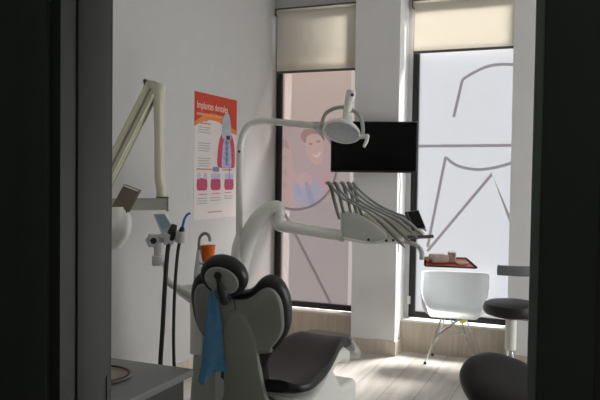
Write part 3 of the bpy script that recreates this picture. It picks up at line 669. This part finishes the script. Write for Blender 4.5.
# handpieces, each lying in the rest with its hose over a lever
HP = [([(331, 184.5), (340, 196), (352, 203.5), (366, 211), (376, 218.5)], [(376, 218.5), (384, 225.5), (394, 236), (401, 243.5), (405, 247.6)], 'first handpiece, lowest in the row, angled tip hanging below the instrument rest'),
      ([(336, 183.6), (345, 196), (357, 203.5), (371, 210.5), (383, 217.5)], [(383, 217.5), (390, 222.5), (399, 231), (406, 238), (410, 242)], 'second handpiece from the door side on the beige instrument rest'),
      ([(343, 183), (351.5, 194), (363, 203), (377, 210.5), (391, 217)], [(391, 217), (398, 220.5), (407, 228), (414, 234.5), (418.5, 239)], 'middle handpiece on the beige instrument rest'),
      ([(349, 183), (356.5, 192.5), (367, 201.5), (381, 209.5), (396, 216)], [(396, 216), (403, 219), (411, 224.5), (418, 231), (422.5, 236)], 'fourth handpiece from the door side on the beige instrument rest'),
      ([(354, 183.4), (360, 190.5), (371, 200), (384, 208), (399, 214.5)], [(399, 214.5), (406, 217.5), (414, 221.5), (421, 226), (426, 231)], 'rearmost handpiece, nearest the window and the small black display')]
for i, (hs_, hp_, lab) in enumerate(HP):
    dd = (TD-.085, TD-.075, TD-.035, TD+.03, TD+.085)[i]
    t = Thing('dental_handpiece', lab, 'handpiece', at(*hp_[2], dd), 'handpieces on the instrument table')
    n_h = len(hs_)
    ds = [TD-.06+i*.045+(dd-.01-(TD-.06+i*.045))*k_/(n_h-1) for k_ in range(n_h)]
    t.part('hose', tube(NB(), [at(x, y, q-.012) for (x, y), q in zip(hs_, ds)], .0075, 10, 6), HOSE)
    t.part('handle', tube(NB(), [at(x, y, dd-.022) for x, y in hp_[:4]], [.0085, .012, .0115, .009], 12, 5), STEEL if i < 2 else HOSE)
    t.part('tip', tube(NB(), [at(x, y, dd-.022) for x, y in hp_[3:]], [.008, .005], 10, 1), STEEL)
# display
dp = [at(406.5, 211.5, TD+.03), at(418.8, 209.6, TD+.09), at(426, 228.3, TD+.06), at(414.2, 230, TD)]
dx = (dp[1]-dp[0]).normalized(); dy = dp[0]-dp[3]; dy = (dy-dx*dy.dot(dx)).normalized(); dn_ = dx.cross(dy); dc = sum(dp, V((0, 0, 0)))/4
if dn_.dot(CF) > 0: dn_ = -dn_
ll = [((p_-dc).dot(dx), (p_-dc).dot(dy)) for p_ in dp]; area = sum(ll[i-1][0]*ll[i][1]-ll[i][0]*ll[i-1][1] for i in range(4))
if area < 0: ll = ll[::-1]
dsp = it.part('display_housing', pad(NB(), ll, (dc-dn_*.022, dx, dy, dn_), [(.004, 0), (0, .004), (0, .018), (.003, .022)]), GREYD)
ins = offset_loop(ll, .010)
it.part('display_screen', flat(NB(), ins, (dc, dx, dy, dn_), .0006, .001), SCREEN, dsp)
it.part('display_neck', tube(NB(), [at(418, 227, TD+.05), at(414, 234, TD+.06)], .016, 10, 1), GREYD)
# tray arm and tray
it.part('tray_arm', tube(NB(), [at(396, 241.5, TD), at(405, 241.8, TD-.02), at(414, 244, TD-.05), at(419.5, 248, TD-.07), at(421.8, 253, TD-.08), at(422, 259.5, TD-.08)], [.013, .0135, .0135, .014, .015, .017], 12, 5), GREYP)
tc = at(448, 260.5, TD-.03); tx = (CR+CF*-.0); tx = V((CR.x, CR.y, 0)).normalized(); ty = V((-tx.y, tx.x, 0))
tx2 = (tx*.99+ty*-.08).normalized(); ty2 = V((-tx2.y, tx2.x, 0)); ty2 = (ty2*math.cos(.19)+up*math.sin(.19)); tup = tx2.cross(ty2); tz = at(448, 263.5, TD-.03).z
tcen = V((tc.x, tc.y, tz))
tr_ = Thing('instrument_tray', 'dark rimmed instrument tray at the end of the swing arm', 'tray', tcen)
shear = [(-.155, -.085), (.165, -.105), (.125, .095), (-.135, .09)]
trl = []
for i in range(4):
    p0 = V((*shear[i-1], 0)); p1 = V((*shear[i], 0)); p2 = V((*shear[(i+1) % 4], 0))
    a = p1+(p0-p1).normalized()*.02; b = p1+(p2-p1).normalized()*.02
    trl += [(a.x, a.y), (p1.x*.985, p1.y*.985), (b.x, b.y)]
tr_.part('tray_pan', pad(NB(), trl, (tcen, tx2, ty2, tup), [(.012, 0), (0, .012), (.004, .013), (.012, .004)]), mat('tray_dark', (42, 40, 40), .3, metal=.5))
tr_.part('tray_liner', flat(NB(), offset_loop(trl, .014), (tcen, tx2, ty2, tup), .0045, .002), RUST, label='rust-red paper liner')
def lay(x, y, w, d, h, rz, m, name, lab, cat, r=.01, tilt=0):
    a = tx2*math.cos(rz)+ty2*math.sin(rz); b = V((-a.y, a.x, 0)); c0 = tcen+tx2*x+ty2*y+tup*.0075
    return single(name, pad(NB(), rrect(w, d, .008, 3), (c0, a, b, tup), rounded(h, min(r, h*.45), 3)), m, lab, cat, base=c0)
lay(-.06, -.005, .10, .12, .05, .12, BROWNP, 'instrument_pouch', 'cloudy brown pouch of instruments on left of the tray', 'pouch', .014)
lay(.022, .01, .05, .085, .062, -.1, PINKP, 'sterile_box', 'small pinkish clear box standing in the middle of the tray', 'box', .004)
lay(.075, -.035, .07, .05, .016, .3, PINKP, 'gauze_packet', 'flat pale packet lying at right of the tray', 'packet', .005)
lay(-.122, .02, .02, .12, .014, .0, RUST, 'orange_packet', 'rust-orange packet lying at left end of the tray', 'packet', .004)

# ------------------------------------------------------------------ dental chair
TH = math.radians(6)
fd = V((math.sin(TH), math.cos(TH), 0)); sd = V((math.cos(TH), -math.sin(TH), 0)); O_ = V((-1.545, 3.135, 0))
def C(f_, s_, z_): return O_+fd*f_+sd*s_+up*z_
dch = Thing('dental_chair', 'black padded dental chair with grey back shell, seen from behind', 'dental chair', C(.4, 0, 0))
TB = math.radians(-8); fb = V((math.sin(TB), math.cos(TB), 0)); sb = V((math.cos(TB), -math.sin(TB), 0)); KW = .96
be = math.radians(18); vb = (-math.sin(be)*fb+math.cos(be)*up); nb = sb.cross(vb)
if nb.dot(fb) > 0: nb = -nb          # points to the rear, towards the door
BO = C(0, -.03, .486)
half = [(0, .515), (.055, .522), (.09, .545), (.122, .58), (.165, .60), (.208, .588), (.243, .548), (.264, .48), (.266, .41), (.260, .345), (.240, .285), (.195, .225), (.15, .18), (.115, .10), (.10, -.02)]
half = [(x*KW, y) for x, y in half]
loopB = smooth_loop(half+[(-x, y) for x, y in half[::-1] if x > 0], 4)
dch.part('back_cushion', pad(NB(), loopB, (BO-nb*.085, sb, vb, nb), rounded(.09, .035, 5), bend=lambda x, y: -.35*x*x*1.2), BLACKV)
halfI = [(0, .492), (.06, .498), (.10, .52), (.135, .55), (.168, .562), (.198, .55), (.222, .512), (.234, .46), (.235, .40), (.230, .335), (.208, .288), (.165, .235), (.135, .20)]
halfI = [(x*KW*1.02, y) for x, y in halfI]
loopI = smooth_loop(halfI+[(-x, y) for x, y in halfI[::-1] if x > 0], 4)
# grey shell lobes: cut lower middle is covered by the spine panel
dch.part('back_shell', pad(NB(), loopI, (BO, sb, vb, nb), [(-.002, -.03), (0, .004), (.004, .012), (.012, .017)], bend=lambda x, y: -.35*x*x*1.2), SHELL)
spine = smooth_loop([(0, .44), (.03, .42), (.062, .36), (.085, .28), (.093, .18), (.102, .05), (.115, -.05), (.125, -.10), (0, -.115), (-.125, -.10), (-.115, -.05), (-.102, .05), (-.093, .18), (-.085, .28), (-.062, .36), (-.03, .42)], 3)
dch.part('back_spine', pad(NB(), spine, (BO, sb, vb, nb), [(0, .0), (0, .02), (.006, .028), (.02, .031)], bend=lambda x, y: -.35*x*x*1.2), SHELL)
dch.part('spine_seam', pad(NB(), [(-.002, .40), (.002, .40), (.002, .50), (-.002, .50)], (BO+nb*.0165, sb, vb, nb), [(0, 0), (0, .003)]), RUBBER)
lowr = NB(); pad(lowr, rrect(.30, .20, .05, 4, cy=-.20), (BO-nb*.09, sb, vb, nb), rounded(.125, .03, 4)); dch.part('back_hinge_cover', lowr, SHELL)
gp = NB(); pad(gp, rrect(.25, .012, .005, 3, cy=-.103), (BO+nb*.034, sb, vb, nb), [(0, 0), (0, .006)]); dch.part('hinge_gap', gp, RUBBER)
# headrest
HO = BO+vb*.622+nb*.055-sb*.035; hv = (vb*math.cos(.12)-nb*math.sin(.12)*-1).normalized(); hn = sb.cross(hv); hn = hn if hn.dot(nb) > 0 else -hn
hl_ = ellipse(.116, .108, 40, rot=-.35)
dch.part('headrest_cushion', pad(NB(), hl_, (HO-hn*.075, sb, hv, hn), rounded(.085, .034, 5)), BLACKV)
hp = dch.part('headrest_plate', pad(NB(), ellipse(.085, .074, 36, rot=-.35), (HO, sb, hv, hn), [(0, .006), (0, .012), (.006, .017)]), mat('headrest_grey', (150, 152, 147), .45, var=.02))
yb = NB(); O2 = HO+hn*.02
def hq(x, y, h=0): return O2+sb*x+hv*y+hn*h
tube(yb, [hq(-.01, .035), hq(-.008, .0, .006), hq(.0, -.045, .01), hq(.01, -.11, .006)], [.012, .011, .022, .024], 12, 4)
tube(yb, [hq(-.03, -.085, .005), hq(0, -.05, .008), hq(.035, -.088, .005)], [.010, .012, .010], 10, 4)
lathe(yb, [(0, 0), (.018, 0), (.018, .012), (0, .012)], hq(-.01, .035, -.003), hn, 18)
dch.part('headrest_bracket', yb, RUBBER)
kn_ = NB(); pad(kn_, rrect(.06, .045, .012, 3, cx=-.004, cy=-.058), (O2, sb, hv, hn), rounded(.022, .006, 3)); dch.part('headrest_lock', kn_, GREYD)
# seat and leg rest: one long upholstered cushion
sf = [(.05, .55, .09, .2), (.08, .54, .09, .235), (.13, .535, .095, .255), (.22, .535, .10, .258), (.36, .547, .105, .243), (.48, .567, .105, .224), (.60, .596, .105, .20), (.70, .617, .10, .178), (.79, .622, .095, .165), (.87, .604, .085, .158), (.94, .56, .07, .150), (.98, .525, .06, .146)]
secs = []
for f_, z_, t_, w_ in sf:
    s_ = []
    for x, y in rrect(2, 2, .75, 6):
        zz = z_-t_/2+y*t_/2
        if y > 0: zz -= .028*(1-abs(x)**2)*(.3+.7*y)   # dished top
        s_.append(C(f_, x*w_, zz))
    secs.append(s_)
nn_ = smooth_pts
sm_secs = [list(q) for q in zip(*[smooth_pts(list(line), 3) for line in zip(*secs)])]
dch.part('seat_cushion', loft(NB(), sm_secs), BLACKV)
ush = []
for f_, z_, t_, w_ in sf[2:11]:
    zc = z_-t_; ush.append([C(f_, x*w_*.86, zc-.035+y*.05 - .05*max(0, 1-abs(f_-.25)/.35)) for x, y in rrect(2, 2, .6, 4)])
dch.part('seat_shell', loft(NB(), [list(q) for q in zip(*[smooth_pts(list(l), 3) for l in zip(*ush)])]), WHITEP)
cov = []
for f_, z_, t_, w_ in ((.90, .594, .09, .159), (.96, .552, .09, .152), (1.03, .505, .085, .146), (1.09, .466, .075, .138), (1.11, .447, .06, .128)):
    cov.append([C(f_, x*w_, z_-t_/2+.006+y*t_/2) for x, y in rrect(2, 2, .6, 5)])
dch.part('foot_cover', loft(NB(), cov), CLEAR, label='clear plastic foot cover')
ft = NB(); fs_ = []
for f_, z_, t_, w_ in ((.985, .52, .045, .135), (1.03, .488, .045, .13), (1.08, .46, .035, .12)): fs_.append([C(f_, x*w_, z_-t_/2+y*t_/2) for x, y in rrect(2, 2, .6, 4)])
dch.part('foot_pad', loft(ft, fs_), BEIGE)
lk_ = NB(); cs = []
for z_, f0, f1, w_ in ((.06, .55, 1.0, .14), (.2, .5, .93, .13), (.36, .4, .8, .12), (.47, .3, .72, .12)):
    cs.append([C((f0+f1)/2+y*(f1-f0)/2, x*w_, z_) for x, y in rrect(2, 2, .35, 4)])
dch.part('lift_column', loft(lk_, cs), WHITEP)
bs_ = NB(); pad(bs_, rrect(.42, 1.25, .12, 6), (C(.62, 0, 0), sd, fd, up), [(0, 0), (0, .04), (.01, .06), (.03, .07)]); dch.part('base_plate', bs_, WHITEP)
cvx = NB(); pad(cvx, rrect(.3, .36, .05, 4), (C(.94, -.04, .0695), sd, fd, up), rounded(.20, .03, 3)); dch.part('base_cover', cvx, WHITEP)
dch.part('base_button', lathe(NB(), [(0, 0), (.012, 0), (.012, .006), (0, .006)], C(.82, .17, .17), sd-fd, 14), NAVY)

# bib hanging on the chair back
bib = Thing('paper_bib', 'crumpled blue paper bib hanging on back of dental chair', 'bib', BO+sb*-.12+nb*.06)
LBI = [[(209, 291), (211, 289), (213, 288.5), (215, 290)], [(207.3, 310), (212, 308), (216.5, 308), (220, 311)], [(205, 330), (211, 329), (217.5, 329), (222.5, 331)], [(203, 350), (209.5, 349), (217, 349), (223.5, 350)],
       [(202, 362), (209, 362), (217, 361.5), (224.6, 361)], [(200, 373), (207, 371), (216, 368), (225.5, 371)], [(198.2, 381), (203.5, 385), (208, 376), (214, 371)], ]
Dm = [3.32, 3.36, 3.40, 3.43, 3.45, 3.46, 3.46]
rowsP = []
for r_, (row, d) in enumerate(zip(LBI, Dm)):
    rp_ = smooth_pts([at(x, y, d+.014*math.sin(2.3*i+r_*.5)) for i, (x, y) in enumerate(row)], 4); rowsP.append(rp_)
grid = list(zip(*[smooth_pts(list(l), 4) for l in zip(*rowsP)]))
bmb = NB(); vg = [[bmb.verts.new(p_) for p_ in row] for row in grid]
for i in range(len(vg)-1):
    for j in range(len(vg[0])-1): bmb.faces.new((vg[i][j], vg[i][j+1], vg[i+1][j+1], vg[i+1][j]))
bo = bib.part('sheet', bmb, BIB)
md = bo.modifiers.new('thickness', 'SOLIDIFY'); md.thickness = .0025
bc = NB(); tube(bc, [at(212, 289, 3.325), at(211.5, 286, 3.315), at(213, 280.5, 3.295), at(217, 281, 3.295)], .003, 6, 3); bib.part('chain', bc, STEEL)

# ------------------------------------------------------------------ white visitor armchair under the frosted window
vx, vy = -.995, 5.80
vc = Thing('visitor_chair', 'white moulded tub armchair on wire legs under the frosted window', 'chair', (vx, vy, 0))
# built as rings of an open tub: for each direction a (front = -90 deg) a curve from seat centre to rim
bm = NB(); NA, NR = 48, 12
rings = []; ctr = bm.verts.new((vx, vy-.01, .425))
for k_ in range(NA):
    a = 2*PI*k_/NA; ca_, sa_ = math.cos(a), math.sin(a)
    back = (sa_+1)/2                              # 0 front, 1 back
    # superelliptic plan
    e = 2/4.6
    bx_, by_ = math.copysign(abs(ca_)**e, ca_), math.copysign(abs(sa_)**e, sa_)
    seat_r = (.205, .20)
    if back > .16: rimz = .62+.175*min(1, max(0, (back-.45)/.45))**1.0
    else: rimz = .445
    bl = min(1, max(0, (back-.08)/.16)); bl = bl*bl*(3-2*bl)
    tb_k = min(1, max(0, (back-.2)/.55)); tb_k = tb_k*tb_k*(3-2*tb_k); rimz = .437*(1-bl)+(.55+.205*tb_k)*bl
    rim_r = (.235+.062*min(1, max(0, (back-.1)/.6)), .235+.03*back)
    col_ = []
    for j in range(1, NR+1):
        t = j/NR
        if t < .5: q = t/.5; x = bx_*seat_r[0]*q; y = by_*seat_r[1]*q; z = .425+.015*q*q
        else:
            q = (t-.5)/.5
            hz = math.sin(PI/2*min(1, q*1.5)); 
            x = bx_*(seat_r[0]+(rim_r[0]-seat_r[0])*(hz*.72+.28*q)); y = by_*(seat_r[1]+(rim_r[1]-seat_r[1])*(hz*.6+.4*q)); z = .44+(rimz-.44)*(q**1.5)
        cR, sR = math.cos(.15), math.sin(.15); col_.append(bm.verts.new((vx+x*cR-(y-.05)*sR, vy+.04+x*sR+(y-.05)*cR, z)))
    rings.append(col_)
for k_ in range(NA):
    A_, B_ = rings[k_], rings[(k_+1) % NA]; bm.faces.new((ctr, A_[0], B_[0]))
    for j in range(NR-1): bm.faces.new((A_[j], A_[j+1], B_[j+1], B_[j]))
so = vc.part('seat_shell', bm, SHELLW)
md = so.modifiers.new('thickness', 'SOLIDIFY'); md.thickness = .007; md.offset = -1
md = so.modifiers.new('smooth', 'SUBSURF'); md.levels = 1; md.render_levels = 1
feet = {'fl': (-.215, -.05+.0), 'bl': (-.215, .255), 'fr': (.215, -.05), 'br': (.215, .255)}
def LP(x, y, z): return V((vx+x, vy+y, z))
mounts = {'fl': (-.075, -.09), 'bl': (-.075, .10), 'fr': (.075, -.09), 'br': (.075, .10)}
for k_ in feet:
    fx, fy = feet[k_]; mx_, my_ = mounts[k_]
    lg = NB(); tube(lg, [LP(fx, fy, .012), LP(mx_, my_, .415)], .0058, 8, 1); ox = -.03 if mx_ > 0 else .03
    lg2 = vc.part('leg', lg, CHROME)
    vc.part('foot_glide', lathe(NB(), [(0, 0), (.013, 0), (.012, .018), (.006, .024), (0, .024)], LP(fx, fy, 0), seg=14), RUBBER, lg2)
br_ = NB()
for a_, b_ in (('fl', 'br'), ('fr', 'bl'), ('fl', 'fr'), ('bl', 'br')):
    fx, fy = feet[a_]; mx_, my_ = mounts[b_]
    k2 = .32 if a_[1] != b_[1] and a_[0] != b_[0] else .42
    p0 = LP(fx+(mounts[a_][0]-fx)*.55, fy+(mounts[a_][1]-fy)*.55, .24) if a_[0] == b_[0] else LP(fx+(mounts[a_][0]-fx)*.5, fy+(mounts[a_][1]-fy)*.5, .215)
    tube(br_, [p0, LP(mx_*.9, my_*.8, .405)], .0045, 8, 1)
tube(br_, [LP(-.14, -.06, .28), LP(0, -.02, .265), LP(.14, -.06, .28)], .0045, 8, 3)
vc.part('wire_brace', br_, CHROME)
for k_ in mounts: vc.part('seat_mount', lathe(NB(), [(0, 0), (.014, 0), (.014, .016), (0, .016)], LP(*mounts[k_], .405), seg=12), RUBBER)
tg = NB(); p = at(462.5, 319.5, 5.66); obox(tg, p, (CR, CF, up), (.045, .001, .06)); vc.part('tag', tg, YELLOW, label='yellow paper tag')

# ------------------------------------------------------------------ stools on the right
def stool_base(t, c, r, seat_z, hub=.1, sleeve=WHITEM, ang=0):
    x, y = c
    t.part('gas_lift', lathe(NB(), [(.026, .08), (.026, seat_z*.52), (.022, seat_z*.52), (.022, seat_z-.03)], (x, y, 0), seg=20), CHROME)
    t.part('lift_sleeve', lathe(NB(), [(.032, seat_z*.55), (.04, seat_z*.56), (.04, seat_z-.035), (.05, seat_z-.03)], (x, y, 0), seg=20), sleeve)
    for k_ in range(5):
        a = ang+2*PI*k_/5; d_ = V((math.cos(a), math.sin(a), 0)); lg = NB()
        tube(lg, [V((x, y, .105)), V((x, y, .095))+d_*r*.5, V((x, y, .075))+d_*r], [.022, .018, .013], 10, 4); L1 = t.part('leg', lg, CHROME)
        cs_ = NB(); pr = d_.cross(up)
        for s_ in (-1, 1): lathe(cs_, [(0, -.008), (.024, -.008), (.026, 0), (.024, .008), (0, .008)], V((x, y, .0262))+d_*r+pr*.014*s_, pr, 18)
        tube(cs_, [V((x, y, .026))+d_*r, V((x, y, .07))+d_*r], .009, 8, 1)
        t.part('caster', cs_, RUBBER, L1)
sc_ = at(511.5, 308, 5.05); sx_, sy_ = sc_.x, sc_.y; sz = at(511, 317.5, 4.95).z
st = Thing('assistant_stool', 'tall black round stool with grey body rest before right column', 'stool', (sx_, sy_, 0))
stool_base(st, (sx_, sy_), .25, sz, ang=.35)
st.part('seat', lathe(NB(), [(0, 0), (.15, 0), (.185, .012), (.2, .035), (.2, .06), (.19, .085), (.165, .098), (.1, .104), (0, .106)], (sx_, sy_, sz-.005), seg=44), BLACKL)
rz_ = at(500, 268.3, 4.98).z
rest = NB(); pts = []
for a in [math.radians(q) for q in (188, 205, 230, 255, 280, 305, 330, 350)]:
    pts.append(V((sx_+.0+.185*math.cos(a)*.95, sy_+.17*math.sin(a), rz_)))
p0 = at(497.5, 270, 4.88); p0.z = rz_
pts = [p0, V((p0.x+.07, p0.y-.0, rz_)), V((p0.x+.16, p0.y+.01, rz_)), V((p0.x+.26, p0.y+.06, rz_)), V((p0.x+.33, p0.y+.15, rz_))]
tube(rest, pts, .036, 16, 5, flat=.75, up=(0, 0, 1)); rest_o = st.part('body_rest', rest, mat('grey_vinyl', (120, 123, 128), .45, var=.05, scale=40))
rp_ = NB(); e_ = pts[3]; tube(rp_, [V((sx_, sy_, sz-.02)), V((sx_+.17, sy_+.02, sz-.03)), V((sx_+.235, sy_+.03, sz+.02)), V((e_.x+.03, e_.y+.03, rz_))], .011, 10, 5); st.part('rest_rod', rp_, CHROME)

bx0 = at(507, 387, 3.25); 
ds_ = Thing('operator_stool', 'large black saddle stool in right foreground by the doorway', 'stool', (bx0.x, bx0.y, 0))
stool_base(ds_, (bx0.x, bx0.y), .26, bx0.z-.06, ang=.1, sleeve=RUBBER)
tn_ = (-CF*.40+up*.80+CR*.12).normalized(); ta = (CR-tn_*CR.dot(tn_)).normalized(); tb2 = tn_.cross(ta)
if tb2.dot(CU) < 0: tb2 = -tb2
ta = (ta*math.cos(-.30)+tb2*math.sin(-.30)); tb2 = tn_.cross(ta)
sl = smooth_loop([(-.215, .0), (-.20, .11), (-.11, .185), (.02, .19), (.14, .16), (.215, .08), (.22, -.06), (.15, -.16), (0, -.19), (-.14, -.15)], 5)
ds_.part('seat', pad(NB(), sl, (bx0-tn_*.05, ta, tb2, tn_), [(.05, -.01), (.02, .0), (.006, .02), (0, .045), (.003, .07), (.012, .09), (.03, .104), (.06, .112), (.1, .115)], bend=lambda x, y: -.5*x*x), BLACKL)
ds_.part('seat_pan', lathe(NB(), [(0, -.05), (.06, -.05), (.12, -.02), (.12, .0), (0, .0)], bx0-tn_*.04, tn_, 24), RUBBER)

# ------------------------------------------------------------------ counter by the door
CT = .75
cb1 = NB(); box(cb1, (XL+.015, DY1+.02, .08), (-1.52, 2.45, CT-.03), .003)
cab = Thing('cabinet', 'dark low cabinet beneath the grey worktop by the door', 'cabinet', (-2.15, 1.8, 0))
cab.part('carcass', cb1, CABD); cab.part('plinth', box(NB(), (XL+.02, DY1+.02, 0), (-1.56, 2.41, .08)), RUBBER)
for i, (y0, y1) in enumerate(((1.225, 1.83), (1.836, 2.44))):
    dr = cab.part('door', box(NB(), (-1.52, y0, .09), (-1.503, y1, CT-.04), .002), CABD)
    cab.part('handle', tube(NB(), [(-1.503, y1-.1 if i == 0 else y0+.1, .6), (-1.48, y1-.1 if i == 0 else y0+.1, .59), (-1.48, y1-.1 if i == 0 else y0+.1, .49), (-1.503, y1-.1 if i == 0 else y0+.1, .48)], .005, 8, 3), STEEL, dr)
wk = box(NB(), (XL+.001, DY1+.013, CT-.03), (-1.482, 2.482, CT), .003)
single('worktop', wk, WORKTOP, 'grey worktop with square edge on the dark cabinet by the door', 'worktop')
dc_ = V((-1.765, 2.215, CT)); 
dsh = Thing('round_dish', 'shallow beige round dish with dark rim line on the worktop', 'dish', dc_)
dsh.part('dish', lathe(NB(), [(0, 0), (.11, 0), (.13, .006), (.14, .012), (.138, .0145), (.129, .011), (.109, .006), (0, .005)], dc_, seg=44), mat('beige_dish', (150, 136, 122), .5, var=.06, scale=20))
rr = NB(); tube(rr, [dc_+V((.125*math.cos(2*PI*k_/40), .125*math.sin(2*PI*k_/40), .0125)) for k_ in range(41)], .0035, 8, 1); dsh.part('rim_line', rr, RUBBER)

# ------------------------------------------------------------------ light
cl = bpy.data.lights.new('corridor_lamp', 'POINT'); cl.energy = 14; cl.shadow_soft_size = .15; cl.color = (.9, 1, .88)  # added fill that lifts the dark door surround, no known fixture
co = bpy.data.objects.new('corridor_lamp', cl); COL.objects.link(co); co.location = (.4, -1.2, 3.1)
w = bpy.data.worlds.new('World'); scene.world = w; w.use_nodes = True; nt = w.node_tree
bg = nt.nodes['Background']; bg.inputs['Color'].default_value = (.92, .95, 1.0, 1); bg.inputs['Strength'].default_value = 1.25
sun = bpy.data.lights.new('sun', 'SUN'); sun.energy = 37; sun.angle = math.radians(18); sun.color = (1, .97, .92)
so_ = bpy.data.objects.new('sun', sun); COL.objects.link(so_)
sdir = V((-.62, -1.0, -1.35)); so_.rotation_euler = sdir.to_track_quat('-Z', 'Y').to_euler()
vs = scene.view_settings; vs.view_transform = 'Standard'; vs.look = 'None'; vs.exposure = 0; vs.gamma = 1
cy = scene.cycles; cy.use_denoising = True; cy.max_bounces = 10; cy.diffuse_bounces = 6; cy.transparent_max_bounces = 12; cy.sample_clamp_indirect = 6
